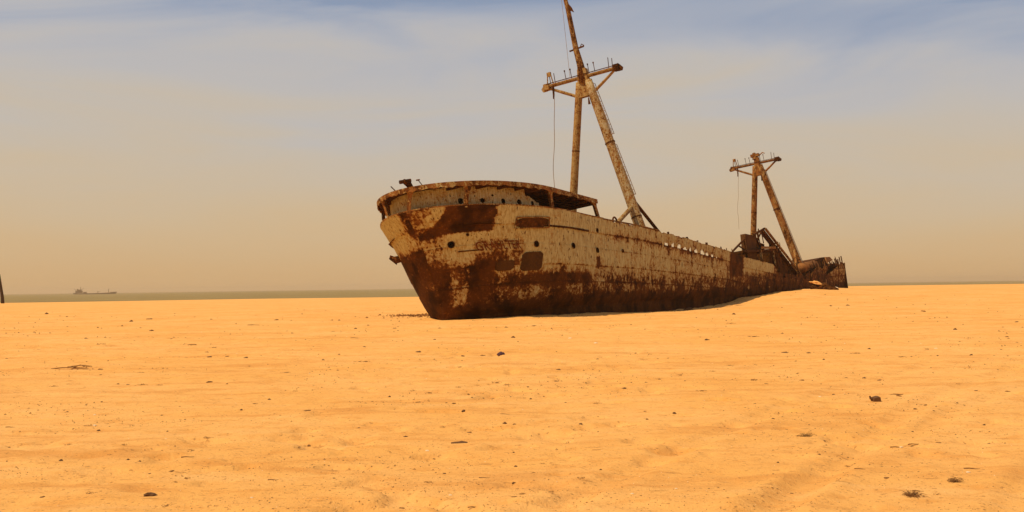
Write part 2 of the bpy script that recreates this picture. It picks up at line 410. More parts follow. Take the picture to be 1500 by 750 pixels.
# bulkheads closing both ends of the wrecked hull
bk = MB(); bk.prism([S(80.6, 4.6, -1.2), S(80.6, 4.75, 3.3), S(80.6, 2.5, 2.6), S(80.6, -1.0, 3.1), S(80.6, -4.75, 2.4), S(80.6, -4.6, -1.2)], (.08, 0, 0)); bk.build('bulkhead', M_RUST, hull)
bk = MB(); bk.prism([S(49.6, 4.3, -1.2), S(49.6, 4.4, 2.0), S(49.6, -4.4, 2.0), S(49.6, -4.3, -1.2)], (.08, 0, 0)); bk.build('bulkhead', M_RUST, hull)

# shell plating: every plate its own mesh, strakes lapped in and out
FR = [0, .27, .46, .645, .825, 1.0]
def plate(s0, s1, ta, tb, side, lift, bul):
    ns = max(3, int((s1-s0)/(.16 if s1 < 13 else (.22 if side > 0 else .8)))); nt = 7 if side > 0 else 4
    if bul and side > 0: nt = 9
    if not bul: nt += 1
    xs_ = np.linspace(0, 1, ns+1); sg = s1*xs_**2.2 if s0 < .01 else s0+(s1-s0)*xs_
    V1 = np.zeros((ns+1, nt+1, 3)); A = np.zeros((ns+1, nt+1)); UW = np.zeros((ns+1, nt+1, 3))
    for i, s in enumerate(sg):
        a, b = ta(s), tb(s)
        for j in range(nt+1):
            t_ = a+(b-a)*j/nt; u, h, w = surf(s, t_); V1[i, j] = (u, h, w); UW[i, j] = (u, w, s)
    du = np.gradient(V1, axis=0); dw = np.gradient(V1, axis=1)
    N = np.cross(dw, du); N /= np.maximum(np.linalg.norm(N, axis=2, keepdims=True), 1e-6)
    if N[..., 1].mean() < 0: N = -N
    off = lift+dent(UW[..., 2], UW[..., 1])*np.clip(UW[..., 2]/1.0, 0, 1)
    F1 = V1+N*off[..., None]; B1 = F1-N*.028
    if s0 < .01: F1[0, :, 1] = 0.0; B1[0, :, 1] = 0.0
    A = paint(UW[..., 0], UW[..., 1], UW[..., 2], side)
    A[:, 0] -= .24; A[:, -1] -= .18; A[0] -= .20 if s0 > .01 else 0; A[-1] -= .16
    A = np.clip(A, 0, 1)
    keep = np.ones((ns, nt), bool)
    for i in range(ns):
        for j in range(nt):
            c_ = UW[i:i+2, j:j+2].mean((0, 1))
            if c_[0] > 12 and hole(c_[0], c_[1], c_[2], side): keep[i, j] = False
    if not keep.any(): return
    idx = lambda i, j: i*(nt+1)+j
    n_ = (ns+1)*(nt+1); fs = []; cnt = {}
    for i in range(ns):
        for j in range(nt):
            if not keep[i, j]: continue
            qd = (idx(i, j), idx(i+1, j), idx(i+1, j+1), idx(i, j+1))
            fs.append(qd); fs.append(tuple(k+n_ for k in qd[::-1]))
            for a, b in zip(qd, qd[1:]+qd[:1]): cnt[(a, b)] = 1
    for (a, b) in list(cnt):
        if (b, a) not in cnt: fs.append((b, a, a+n_, b+n_))
    vs = np.concatenate([F1.reshape(-1, 3), B1.reshape(-1, 3)]); vs[:, 1] *= -side
    me = bpy.data.meshes.new('hull_plate'); me.from_pydata(vs.tolist(), [], fs)
    at = me.attributes.new('paint', 'FLOAT', 'POINT'); at.data.foreach_set('value', np.concatenate([A.ravel(), A.ravel()]).astype(np.float32))
    bm = bmesh.new(); bm.from_mesh(me)
    bmesh.ops.delete(bm, geom=[v for v in bm.verts if not v.link_faces], context='VERTS')
    bmesh.ops.recalc_face_normals(bm, faces=bm.faces); bm.to_mesh(me); bm.free()
    me.materials.append(M_HULL)
    o = bpy.data.objects.new('bulwark_plate' if bul else 'hull_plate', me); col.objects.link(o); o.parent = hull
for side in (1, -1):
    for k in range(6):
        bul = k == 5; s = 0.0; first = True; i = 0
        end = 49.7 if bul else 81.0
        rr = random.Random(k*7+side)
        while s < end-.5:
            ln = rr.uniform(4.2, 6.4)+(k % 2)*2.2*(first)
            e = min(s+ln, end)
            if end-e < 2: e = end
            a = (lambda z, k=k: float(td(np.array(z)))*FR[k]-(.012 if k else 0)) if not bul else (lambda z: float(td(np.array(z)))+.002)
            b = (lambda z, k=k: float(td(np.array(z)))*FR[k+1]+.006) if not bul else (lambda z: 1.0-(0.018*(vnoise(np.array([z*1.9]), np.array([4.7]))[0]+.5)+.012*(vnoise(np.array([z*6.3]), np.array([1.7]))[0]+.5) if z > 11 else 0.0))
            plate(s, e-.012, a, b, side, (.024 if k % 2 else 0.0)+rr.uniform(-.006, .008)+(.010 if bul else 0), bul)
            s = e; first = False; i += 1

# rubbing strake / rail cap along the bulwark, rail pieces broken here and there
def hullpt(s, t_, side=1, out=0.0):
    u, b, w = surf(s, t_); u2, b2, w2 = surf(s+.05, t_); tx, ty = float(u2-u), float(b2-b); L_ = math.hypot(tx, ty) or 1
    return S(float(u)-out*ty/L_, side*(float(b)+out*tx/L_), float(w))
def ribbon(name, s0, s1, t_, wid, hei, mat, side=1, out=.02, parent=hull, dz=0.0, n=None):
    n = n or max(4, int((s1-s0)/.5)); mb = MB(); prev = None
    for i in range(n+1):
        s = s0+(s1-s0)*(i/n)**(2 if s0 < .01 else 1); p = hullpt(s, t_ if not callable(t_) else t_(s), side, out); p.z += dz
        q_ = hullpt(s, t_ if not callable(t_) else t_(s), side, out-wid); q_.z += dz
        mb.v += [tuple(p), tuple(q_), tuple(q_+Vector((0,0,hei))), tuple(p+Vector((0,0,hei)))]
    for i in range(n):
        for j in range(4): mb.f.append((i*4+j, i*4+(j+1)%4, i*4+4+(j+1)%4, i*4+4+j))
    mb.f += [(0,1,2,3), (n*4+3, n*4+2, n*4+1, n*4)]
    return mb.build(name, mat, parent)
for side in (1, -1):
    ribbon('rail_cap', 0, 11.2, 1.0, .16, .06, M_RAIL, side, .05, dz=-.03)
    ribbon('rail_cap', 11.25, 20, 1.0, .13, .05, M_RAIL, side, .05, dz=-.05)
ribbon('rubbing_strake', 3.5, 9.0, .845, .07, .09, M_RUST, 1, .07)
ribbon('rubbing_strake', .55, 1.35, .665, .06, .06, M_RUST, 1, .07)
# riveted doubler plates welded over the shell
def doubler(u0, u1, w0, w1, mat, out=.045, n=7, corner=.12, name='doubler_plate'):
    def srch(u, w):
        s = max(u+.6, .02)
        for _ in range(12):
            uu = s+float(ustem(w))*math.exp(-s/6); s += (u-uu)*.8; s = max(s, .01)
        return s
    mb = MB(); k = n+1
    for layer in (out, out-.09):
        for i in range(k):
            for j in range(k):
                a, b = i/n, j/n; u = u0+(u1-u0)*a; w = w0+(w1-w0)*b
                if i in (0, n) and j in (0, n): u += corner*(1 if i == 0 else -1)*.6; w += corner*(1 if j == 0 else -1)*.6
                s = srch(u, w); bb = float(hb(s, w)); b2 = float(hb(s+.05, w)); nx_, ny_ = -(b2-bb), .05; L_ = math.hypot(nx_, ny_)
                mb.v.append(tuple(S(u+layer*nx_/L_, bb+layer*ny_/L_, w)))
    for i in range(n):
        for j in range(n):
            q_ = (i*k+j, (i+1)*k+j, (i+1)*k+j+1, i*k+j+1); mb.f.append(q_); mb.f.append(tuple(x+k*k for x in q_[::-1]))
    rim = [i*k for i in range(n)]+[n*k+j for j in range(n)]+[i*k+n for i in range(n, 0, -1)]+[j for j in range(n, 0, -1)]
    for a, b in zip(rim, rim[1:]+rim[:1]): mb.f.append((a, b, b+k*k, a+k*k))
    return mb.build(name, mat, hull), srch
M_BROWN = rust_material('brown_doubler', (0.058, 0.026, 0.007), (0.085, 0.037, 0.010), (0.11, 0.048, 0.014))
doubler(2.72, 4.1, 1.95, 2.9, M_BROWN, .06)
doubler(1.35, 2.3, 2.05, 2.55, M_BROWN, .055)
rec, srch = doubler(2.05, 4.25, 4.17, 4.62, M_RUST, .07, name='nameboard')
def hullat(u, w, out=0.0):
    s = srch(u, w); bb = float(hb(s, w)); b2 = float(hb(s+.05, w)); nx_, ny_ = -(b2-bb), .05; L_ = math.hypot(nx_, ny_)
    return S(u+out*nx_/L_, bb+out*ny_/L_, w), Vector((nx_/L_, -ny_/L_, 0))
fr = MB(); N_ = 16
pts = [(2.0, 4.12)]+[(2.0+.06*0, 4.66)]+[(4.32, 4.66), (4.32, 4.12)]
loop = []
for (a, b), (c_, d_) in zip(pts, pts[1:]+pts[:1]):
    for i in range(8): loop.append((a+(c_-a)*i/8, b+(d_-b)*i/8))
lp = [hullat(a, b, .085)[0] for a, b in loop]; fr.tube(lp+[lp[0]], .035, 6); fr.build('frame', M_RAIL, rec)
# portholes
def ring(mb, c, nrm, r, rt, n=18):
    nrm = nrm.normalized(); a = Vector((0,0,1)); a = (a-nrm*a.dot(nrm)).normalized(); b = a.cross(nrm)
    mb.tube([c+(a*math.cos(2*math.pi*i/n)+b*math.sin(2*math.pi*i/n))*r for i in range(n+1)], rt, 6, cap=False)
def disc(mb, c, nrm, r, th, n=18):
    mb.tube([c-nrm*th, c+nrm*th], r, n)
for (u, w, r) in [(-.62, 3.62, .17), (3.55, 3.3, .155), (6.77, 3.18, .15), (9.83, 3.0, .14), (-.2, 4.0, .06), (9.9, 4.15, .12), (13.6, 3.05, .10)]:
    c_, nr = hullat(u, w, .05); mb = MB(); ring(mb, c_, nr, r, .028); ph = mb.build('porthole', M_RUST, hull, smooth=True)
    mb = MB(); disc(mb, c_-nr*.0, nr, r, .012); mb.build('dark_disc', M_PORT_DARK, ph)  # flat dark disc in place of a shaded opening
# faded name painted on the side, bent onto the plating
tcu = bpy.data.curves.new('lettering', 'FONT'); tcu.body = 'GRAULTER'; tcu.size = 1.0; tcu.space_character = 1.08; tcu.offset = .012
tob = bpy.data.objects.new('lettering_source', tcu); col.objects.link(tob)
bpy.context.view_layer.update()
tme = bpy.data.meshes.new_from_object(tob.evaluated_get(bpy.context.evaluated_depsgraph_get()))
bpy.data.objects.remove(tob, do_unlink=True)
co = np.zeros(len(tme.vertices)*3); tme.vertices.foreach_get('co', co); co = co.reshape(-1, 3)
mn, mxx = co.min(0), co.max(0); polys = [list(p.vertices) for p in tme.polygons]
# one mesh per letter: islands of the text mesh
par = list(range(len(co)))
def fnd(a):
    while par[a] != a: par[a] = par[par[a]]; a = par[a]
    return a
for p in polys:
    for v_ in p[1:]: par[fnd(v_)] = fnd(p[0])
isl = {}
for p in polys: isl.setdefault(fnd(p[0]), []).append(p)
order = sorted(isl.values(), key=lambda ps: min(co[i][0] for p in ps for i in p))
for ps in order:
    ids = sorted({i for p in ps for i in p}); mp_ = {a: b for b, a in enumerate(ids)}; mb = MB()
    for i in ids:
        a = (co[i][0]-mn[0])/(mxx[0]-mn[0]); b = (co[i][1]-mn[1])/(mxx[1]-mn[1])
        mb.v.append(tuple(hullat(.42+2.2*a-.26*b, 3.14-.06*a+.46*b, .075)[0]))
    mb.f = [tuple(mp_[i] for i in p) for p in ps]
    mb.build('letter', M_LETTER, hull, fix=False)
bpy.data.meshes.remove(tme)

# weather deck inside the bulwarks
mb = MB(); us = list(np.arange(-1.0, 81, 1.0))
for u in us:
    dk = float(top(u))-.95 if u < 49.5 else float(top(u))-.5
    s = max(u+1.6*math.exp(-max(u, 0)/5), .02); b = float(hb(s, dk))-.06
    for v_ in np.linspace(-1, 1, 7): mb.v.append(tuple(S(u, v_*b, dk+.12*(1-v_*v_)-(.0))))
for i in range(len(us)-1):
    for j in range(6): mb.f.append((i*7+j, i*7+j+1, i*7+7+j+1, i*7+7+j))
mb.build('deck', M_RUST, ship, fix=False)
for (a, b) in ((24, 33),):
    hc = MB(); dk = float(top((a+b)/2))-.9
    for c_, d_ in (((a+b)/2, (b-a, .08)),):
        for sg_ in (1, -1): hc.bar(S(a, 2.4*sg_, float(top(a))-.7), S(b, 2.4*sg_, float(top(b))-.7), .08, .6)
        for e in (a, b): hc.bar(S(e, -2.36, float(top(e))-.7), S(e, 2.36, float(top(e))-.7), .08, .6)
    hc.build('hatch_coaming', M_RUST, ship)

# ---------------- raised deck over the near end: roof, rim, beams, posts, recessed wall
def rb(u, inset=0.0): 
    L_ = 7.4-inset; x = np.clip((5-u)/L_, 0, 1); return max(0., (4.85-inset)*float(np.sqrt(max(0, 1-x*x))))
def rw(u): return 6.60-.047*(u+2.4)
REND = 10.6
def rimpts(inset, u_end, far=True, n=46):
    us_ = [5-(7.4-inset)*math.cos(a) for a in np.linspace(0, math.pi/2, n)]+list(np.linspace(5, u_end, 10))[1:]
    us_ = [u for u in us_ if u <= u_end+1e-6]
    nearp = [(u, rb(u, inset)) for u in us_]
    return [(u, -b*.885) for u, b in nearp[::-1][:-1]]+nearp if far else nearp
rp_ = rimpts(0, REND)
mb = MB(); n = len(rp_)
jit = [.035*(rnd.random()-.5) for _ in rp_]
for k, (u, v_) in enumerate(rp_):
    sag = .05*math.sin(u*1.3+v_)
    for dz in (0, -.07): mb.v.append(tuple(S(u, v_*.995, rw(u)+dz+sag*.4)))
m_ = len(rp_)//2
for i in range(m_):
    a, b = i, n-1-i; c_, d_ = i+1, n-2-i
    if c_ > d_: break
    if c_ == d_: mb.f += [(a*2, c_*2, b*2), (a*2+1, b*2+1, c_*2+1)]
    else: mb.f += [(a*2, c_*2, d_*2, b*2), (a*2+1, b*2+1, d_*2+1, c_*2+1)]
for i in range(n-1): mb.f.append((i*2, i*2+2, i*2+3, i*2+1))
mb.f.append((0, 1, (n-1)*2+1, (n-1)*2))
roof = mb.build('roof_deck', M_RUST, ship)
mb = MB()
for k, (u, v_) in enumerate(rp_):
    hgt = .18+.18*vnoise(np.array([k*1.7]), np.array([.3]))[0]
    p0 = S(u, v_*1.0, rw(u)+.06); dr = Vector((u-5, -v_, 0)) if u < 5 else Vector((0, -v_, 0))
    dr = Vector((dr.x/7.4**2, dr.y/4.85**2, 0)).normalized(); p1 = p0+dr*.05
    mb.v += [tuple(p0), tuple(p1), tuple(p1+Vector((0,0,-hgt-.06))), tuple(p0+Vector((0,0,-hgt-.06)))]
for i in range(n-1):
    for j in range(4): mb.f.append((i*4+j, i*4+(j+1)%4, i*4+4+(j+1)%4, i*4+4+j))
mb.build('rim', M_RAIL, roof)
for u in np.arange(-1.0, 10.6, 1.15):
    b = rb(u)-.12; mb = MB(); mb.bar(S(u, -b*.885, rw(u)-.15), S(u, b, rw(u)-.15), .09, .16); mb.build('beam', M_RUST, roof)
mb = MB(); mb.bar(S(REND-.05, -4.2, rw(REND)-.14), S(REND-.05, 4.7, rw(REND)-.14), .10, .2); mb.build('beam', M_RUST, roof)
def hulltop(u, v_sign):
    s = max(u+2.2, .01)
    for _ in range(20):
        uu = float(surf(s, 1.0)[0]); s = max(s+(u-uu)*.7, .005)
    q_ = surf(s, 1.0); return float(q_[0]), v_sign*float(q_[1]), float(q_[2])
M_POST = hull_material('post_paint', attr=False, const=.42, scale=2.6, orange=True)
for (u, sg_, wd) in [(-2.28, 1, .22), (-.75, 1, .25), (4.75, 1, .26), (10.35, 1, .3), (.3, -1, .22), (5.0, -1, .24), (10.35, -1, .28), (-1.75, -1, .2)]:
    a = Vector(S(u, sg_*(rb(u, .08))*(1 if sg_ > 0 else .885), rw(u)-.1))
    hu, hv, hw = hulltop(min(u, 10), sg_); hu = u if u > -1.5 else hu
    b = Vector(S(hu if u < -1.5 else u, hv*.985 if u > -1.5 else hv*.9, hw-.12))
    if u > 10: b = Vector(S(u+.35, sg_*4.78, float(top(u))-.1))
    x = (a-b).normalized(); nr = Vector((u-5, a.y*2.0, 0)) if u < 5 else Vector((0, a.y, 0)); nr = nr.normalized(); y_ = nr.cross(x).normalized(); nr = x.cross(y_)
    mb = MB(); L_ = (a-b).length
    # flat web with a knee that widens under the roof, and a flange behind
    prof = [(-wd/2, 0), (wd/2, 0), (wd/2*.85, L_*.7), (wd*.95, L_), (-wd*.95, L_), (-wd/2*.85, L_*.7)]
    mb.prism([b+y_*p+x*q_ for p, q_ in prof], nr*.035)
    mb.prism([b-nr*.002+x*0-y_*.02, b-nr*.002+y_*.02, b-nr*.002+y_*.02+x*L_, b-nr*.002-y_*.02+x*L_], -nr*.16)
    mb.build('post', M_POST, ship)
# recessed wall under the raised deck with rusted-out openings
wl_ = rimpts(.68, 4.4, far=True, n=64)
wl_ = [p for p in wl_]
# resample evenly
acc = [0.0]
for p, q_ in zip(wl_[:-1], wl_[1:]): acc.append(acc[-1]+math.hypot(p[0]-q_[0], p[1]-q_[1]))
ns_ = int(acc[-1]/.05); sx = np.linspace(0, acc[-1], ns_+1); wu = np.interp(sx, acc, [p[0] for p in wl_]); wv = np.interp(sx, acc, [p[1] for p in wl_])
mb = MB(); nt = 38
for i in range(ns_+1):
    lo = float(top(wu[i]))-.22; hi = rw(wu[i])-.08
    for j in range(nt+1): mb.v.append(tuple(S(wu[i]+.02*vnoise(np.array([i*.13]), np.array([j*.2]))[0], wv[i], lo+(hi-lo)*j/nt)))
near0 = next(i for i in range(ns_+1) if wv[i] > 0)
WH = [(-.62, .14), (.35, .13), (1.5, .14), (2.6, .16), (3.75, .15), (-.95, .05), (.0, .05), (.9, .06), (2.1, .05)]
for i in range(ns_):
    for j in range(nt):
        cu = (wu[i]+wu[i+1])/2; cw = (mb.v[i*(nt+1)+j][2]+mb.v[i*(nt+1)+j+1][2])/2; bad = False
        if i >= near0:
            for k, (hu, hr) in enumerate(WH):
                hw = float(top(cu))+(.28 if hr > .1 else .60+.1*math.sin(k*5))
                # distance along the wall
                ih = np.argmin(np.abs(np.where(np.arange(ns_+1) >= near0, wu, 99)-hu)); ds = sx[i]-sx[ih]
                if ds*ds+(cw-hw)**2 < hr*hr: bad = True
        if wu[i] > 3.2 and wv[i] > 0 and cw > float(top(cu))+.10+.9*vnoise(np.array([sx[i]*2.2]), np.array([1.5]))[0]+ (4.4-cu)*.55: bad = True
        if not bad: mb.f.append((i*(nt+1)+j, (i+1)*(nt+1)+j, (i+1)*(nt+1)+j+1, i*(nt+1)+j+1))
M_WALL = hull_material('deckhouse_paint', attr=False, const=.72, scale=1.8, paint=(0.45, 0.38, 0.21))
mb.build('deckhouse_wall', M_WALL, ship, fix=False)
mb = MB(); mb.prism([S(4.45, -3.6, 4.1), S(4.45, 3.0, 4.1), S(4.45, 2.2, 5.9), S(4.45, -3.6, 6.1)], (.06, 0, 0)); mb.build('bulkhead', M_RUST, ship)
# fittings on the roof deck
def rt(u): return rw(u)
mb = MB(); mb.tube([S(-2.1, .5, 6.55), S(-2.25, .42, 6.85), S(-2.55, .35, 7.0)], [.13, .17, .12], 9); mb.tube([S(-2.7, .2, 6.95), S(-2.2, .55, 7.02)], [.10, .09], 8); mb.build('fairlead', M_RUST, ship)
mb = MB(); mb.tube([S(-1.7, -.6, 6.55), S(-2.0, -.85, 7.02)], .028, 6); mb.build('stanchion', M_RUST, ship)
mb = MB(); mb.tube([S(-1.75, 1.05, 6.52), S(-2.0, .85, 6.98)], .022, 6); mb.tube([S(-2.0, .75, 7.0), S(-2.02, .95, 6.98)], .04, 6); mb.build('stanchion', M_RUST, ship)
mb = MB(); mb.tube([S(.8, 2.4, 6.4), S(.8, 2.4, 6.72)], .13, 10); mb.tube([S(.8, 2.4, 6.70), S(.8, 2.4, 6.76)], .15, 10); mb.build('bollard', M_RUST, ship)
mb = MB(); mb.tube([S(2.2, 2.6, 6.3), S(2.2, 2.6, 6.6)], [.22, .18], 10); mb.tube([S(1.95, 2.6, 6.56), S(2.5, 2.6, 6.56)], .09, 8); mb.build('bollard', M_RUST, ship)
# anchor fluke still hanging in its pipe on the far side
c_ = S(.62, -2.78, 3.62); mb = MB()
mb.tube([c_+Vector((.2, -.3, .0)), c_+Vector((-.0, .12, 0)), c_+Vector((-.1, .34, .1))], [.14, .2, .1], 8)
mb.prism([c_+Vector((.0, .1, .12)), c_+Vector((-.15, .42, .30)), c_+Vector((-.2, .5, .1)), c_+Vector((-.02, .2, -.26))], (.14, .06, 0)); mb.build('anchor', M_RUST, ship)
# fairlead on the bulwark
mb = MB(); e = 13.1; mb.tube([S(e-.3, 4.75, float(top(e))-.05)]+[S(e+.3*math.cos(a), 4.75, float(top(e))+.02+.26*math.sin(a)) for a in np.linspace(math.pi, 0, 9)]+[S(e+.3, 4.75, float(top(e))-.05)], .055, 7); mb.build('fairlead', M_RUST, ship)

# ---------------- masts
def make_mast(u, cv, foot, legs, head, cross, topm, cable, mat, ladder):
    (lv, lw), (rv, rw_) = legs; hl, hr, hw = head
    mb = MB()   # masthead gusset
    for du_ in (-.22, .22):
        mb.prism([S(u+du_, hl-.18, hw-1.1), S(u+du_, hr+.18, hw-1.1), S(u+du_, hr+.02, hw+.9), S(u+du_, hl+.05, hw+.9)], (.05 if du_ < 0 else -.05, 0, 0))
    mb.prism([S(u-.17, hl-.16, hw-1.1), S(u-.17, hl+.07, hw+.9), S(u-.17, hr, hw+.9), S(u-.17, hr+.16, hw-1.1)], (.34, 0, 0))
    mast = mb.build('mast', mat, ship)
    def lg(v0, w0, v1, w1, r0, r1, mat=mat):
        m2 = MB(); n_ = 14; p0 = S(u, v0, w0); p1 = S(u, v1, w1)
        m2.tube([p0.lerp(p1, i/n_) for i in range(n_+1)], [r0+(r1-r0)*i/n_ for i in range(n_+1)], 14)
        o = m2.build('leg', mat, mast, smooth=True); return p0, p1
    a0, a1 = lg(lv, lw, hl, hw, foot[0], foot[1]); b0, b1 = lg(rv, rw_, hr, hw, foot[2], foot[3], M_MASTG if topm else mat)
    for p0, p1, r in ((a0, a1, foot[0]), (b0, b1, foot[2])):
        for k in (.18, .62):
            m2 = MB(); q_ = p0.lerp(p1, k); d = (p1-p0).normalized(); m2.tube([q_-d*.035, q_+d*.035], r*(1.03-.1*k), 14); m2.build('collar', M_RUST, mast)
    (c0, c1, cw) = cross
    m2 = MB(); m2.bar(S(u, c0, cw), S(u, c1, cw-.05), .30, .19, up=(0,0,1)); cr_ = m2.build('crosstree', mat, mast)
    m2 = MB(); m2.bar(S(u-.25, c0, cw+.14), S(u-.25, c1, cw+.09), .05, .05); m2.bar(S(u+.25, c0, cw+.14), S(u+.25, c1, cw+.09), .05, .05); m2.build('rail', M_RUST, cr_)
    for cc, sg_ in ((c0, -1), (c1, 1)):
        m2 = MB(); m2.box(S(u, cc+sg_*.05, cw-.03), (.5, .42, .42)); m2.prism([S(u-.1, cc+sg_*.2, cw+.25), S(u-.1, cc+sg_*.5, cw-.1), S(u-.1, cc+sg_*.42, cw-.3), S(u-.1, cc+sg_*.1, cw-.3)], (.2, 0, 0)); m2.build('bracket', M_RUST if sg_ > 0 else mat, cr_)
        m2 = MB(); tv = (hl-.1) if sg_ < 0 else (hr+.1)
        m2.tube([S(u, cc-sg_*.15, cw-.18), S(u, (cc+tv)/2, (cw+hw-1.15)/2+.0), S(u, tv, hw-1.05)], [.09, .11, .11], 8); m2.build('brace', mat, mast)
        m2 = MB(); z0 = cw+.1
        for k in range(2):
            vv = cc-sg_*(.25+.32*k); m2.tube([S(u+.1*k, vv, z0), S(u+.1*k+.03, vv+.03*sg_, z0+.62+.16*k)], .028, 5)
        m2.build('pin', M_RUST, cr_)
    for vv in (c0+(hl-c0)*.62, c0+(hl-c0)*.8, hr+(c1-hr)*.1, hr+(c1-hr)*.3):
        m2 = MB(); m2.tube([S(u-.1, vv, cw+.1), S(u-.1, vv-.03, cw+.75)], .026, 5); m2.tube([S(u-.1, vv-.03, cw+.7), S(u-.1, vv-.03, cw+.8)], .05, 6); m2.build('pin', M_RUST, cr_)
    # sheave frame standing on the far end
    m2 = MB(); q_ = c0+.2
    m2.tube([S(u, q_-.22, cw+.1), S(u, q_-.1, cw+.85), S(u, q_+.02, cw+1.0), S(u, q_+.14, cw+.85), S(u, q_+.26, cw+.1)], .04, 6); m2.box(S(u, q_+.02, cw+.85), (.14, .3, .3)); m2.build('sheave_frame', mat, cr_)
    if topm:
        m2 = MB(); m2.tube([S(u, v_, w_) for v_, w_, r in topm], [r for v_, w_, r in topm], 12); tm = m2.build('topmast', M_TOPM, mast, smooth=True)
        v_, w_, r = topm[2]
        m2 = MB(); m2.bar(S(u, v_-.5, w_-.05), S(u, v_+.62, w_+.02), .12, .09); m2.tube([S(u, v_+.35, w_+.03), S(u, v_+.48, w_+.22), S(u, v_+.66, w_+.06)], .035, 5); m2.build('step', M_RUST, tm)
        v_, w_, r = topm[3]
        m2 = MB(); m2.prism([S(u-.05, v_+.1, w_-.1), S(u-.05, v_+.42, w_-.35), S(u-.05, v_+.3, w_+.05), S(u-.05, v_+.12, w_+.35)], (.1, 0, 0)); m2.build('cleat', M_RUST, tm)
        m2 = MB(); pa = S(u-.2, topm[3][0]-.28, topm[3][1]+.8); pb = S(u-.2, c0+.9+1.0, cw+.2)
        m2.tube([pa.lerp(pb, i/8)+Vector((0, .0, 0))*0 for i in range(9)], .014, 5); m2.build('stay', M_CABLE, tm)
    if ladder:
        m2 = MB(); d = (b1-b0).normalized(); off = Vector((.0, -.0, 0)); sidev = Vector((0, -1, 0)); sidev = (sidev-d*sidev.dot(d)).normalized()
        for (k0, k1) in ladder:
            p0 = b0.lerp(b1, k0)+sidev*(foot[2]+.06); p1 = b0.lerp(b1, k1)+sidev*(foot[3]+.06)
            for e in (-.17, .17): m2.tube([p0+Vector((e, 0, 0)), p1+Vector((e, 0, 0))], .026, 5)
            nn = int((p1-p0).length/.33)
            for i in range(nn+1): q_ = p0.lerp(p1, i/nn); m2.tube([q_-Vector((.17, 0, 0)), q_+Vector((.17, 0, 0))], .018, 4, cap=False)
            for i in range(5): q_ = p0.lerp(p1, i/4); m2.tube([q_, q_-sidev*.2], .022, 4, cap=False)
        m2.build('ladder', M_CABLE, mast)
    if cable:
        m2 = MB(); p0 = S(u-.1, c0+.45, cw-.2); w_end = cable
        def sway(k): return .07*math.sin(k*7)+.03*math.sin(k*17)
        nn = 26; P_ = []
        for i in range(nn+1):
            k = i/nn; P_.append(S(u-.1, c0+.45+sway(k)-(p0.z-w_end)*k*math.tan(LIST), p0.z-(p0.z-w_end)*k))
        m2.tube(P_, .022 if u < 40 else .016, 5); m2.build('cable', M_CABLE, mast)
        m2 = MB(); m2.tube([p0+Vector((0, 0, .1)), p0+Vector((0, .05, -.5)), p0+Vector((0, .1, -.8))], [.08, .07, .05], 6); m2.build('hook', M_RUST, mast)
    m2 = MB(); q_ = (hl+hr)/2+.3; m2.tube([S(u-.3, q_, hw-1.0), S(u-.3, q_, hw-1.35)], .02, 4); m2.tube([S(u-.3, q_, hw-1.3), S(u-.3, q_, hw-1.75)], [.04, .09], 6); m2.build('block', M_RUST, mast)
    return mast, b0, b1
m1, b0, b1 = make_mast(20.5, .8, (.30, .26, .38, .29), ((-2.2, 3.6), (3.72, 3.6)), (.62, 1.28, 16.0), (-1.85, 3.5, 16.35),
    [(.95, 15.9, .36), (.9, 17.2, .25), (.74, 18.45, .20), (.6, 21.4, .165), (.38, 23.4, .11)], 7.4, M_MAST, [(.30, .60), (.66, .97)])
for q0, q1, r in [((18.5, 3.55, 6.55), (14.0, 3.7, 4.3), .15), ((20.6, 3.25, 6.95), (24.2, 3.75, 4.2), .12)]:
    mb = MB(); mb.tube([S(20.5, 3.1, 6.6) if r > .13 else S(*q0), S(*q1)], r, 9); mb.build('strut', M_MAST if r > .13 else M_RUST, m1, smooth=True)
m2_, b0, b1 = make_mast(65., .5, (.33, .29, .42, .30), ((-2.3, 1.4), (3.45, 1.2)), (.28, .78, 14.45), (-2.1, 2.7, 14.72), None, 8.0, M_MAST2, [(.15, .95)])
mb = MB(); mb.tube([S(65, .4, 15.2), S(65, .36, 15.9)], [.30, .16], 9); mb.box(S(65, .45, 15.6), (.5, .9, .3)); mb.tube([S(65, .7, 15.4), S(65, 1.3, 15.75), S(65, 1.5, 15.6)], .06, 5); mb.build('masthead_fitting', M_MAST2, m2_)
mb = MB(); mb.tube([S(64.9, 2.9, 4.9), S(63.2, 3.2, 1.6)], .14, 8); mb.build('strut', M_MAST2, m2_, smooth=True)

# ---------------- collapsed deckhouse before the far mast
def slab(name, pts, th, mat, parent=ship):
    mb = MB(); mb.prism([S(*p) for p in pts], Vector(th)); return mb.build(name, mat, parent)
hs = MB(); hs.prism([S(43.9, 3.7, 2.2), S(44.6, 3.7, 5.55), S(48.1, 3.7, 5.48), S(47.4, 3.7, 4.25), S(47.2, 3.7, 2.2)], (0, .45, 0))
house = hs.build('deckhouse', rust_material('deckhouse_rust', (0.06, 0.022, 0.006), (0.10, 0.04, 0.011), (0.16, 0.065, 0.018)), ship)
def hpart(name, mbx, mat=M_RUST): return mbx.build(name, mat, house)
hpart('roof_slab', MB().prism([S(42.2, 4.1, 3.95), S(52.3, 4.1, 4.32), S(52.3, 4.1, 4.12), S(42.2, 4.1, 3.75)], (0, 2.3, 0)))
hpart('back_wall', MB().prism([S(42.3, 1.9, 1.9), S(53, 1.9, 1.5), S(52.2, 1.9, 4.1), S(42.3, 1.9, 3.75)], (0, .08, 0)))
hpart('end_wall', MB().prism([S(42.2, 1.9, 2.0), S(42.2, 4.0, 2.3), S(42.3, 4.0, 3.7), S(42.2, 1.9, 3.7)], (.08, 0, 0)))
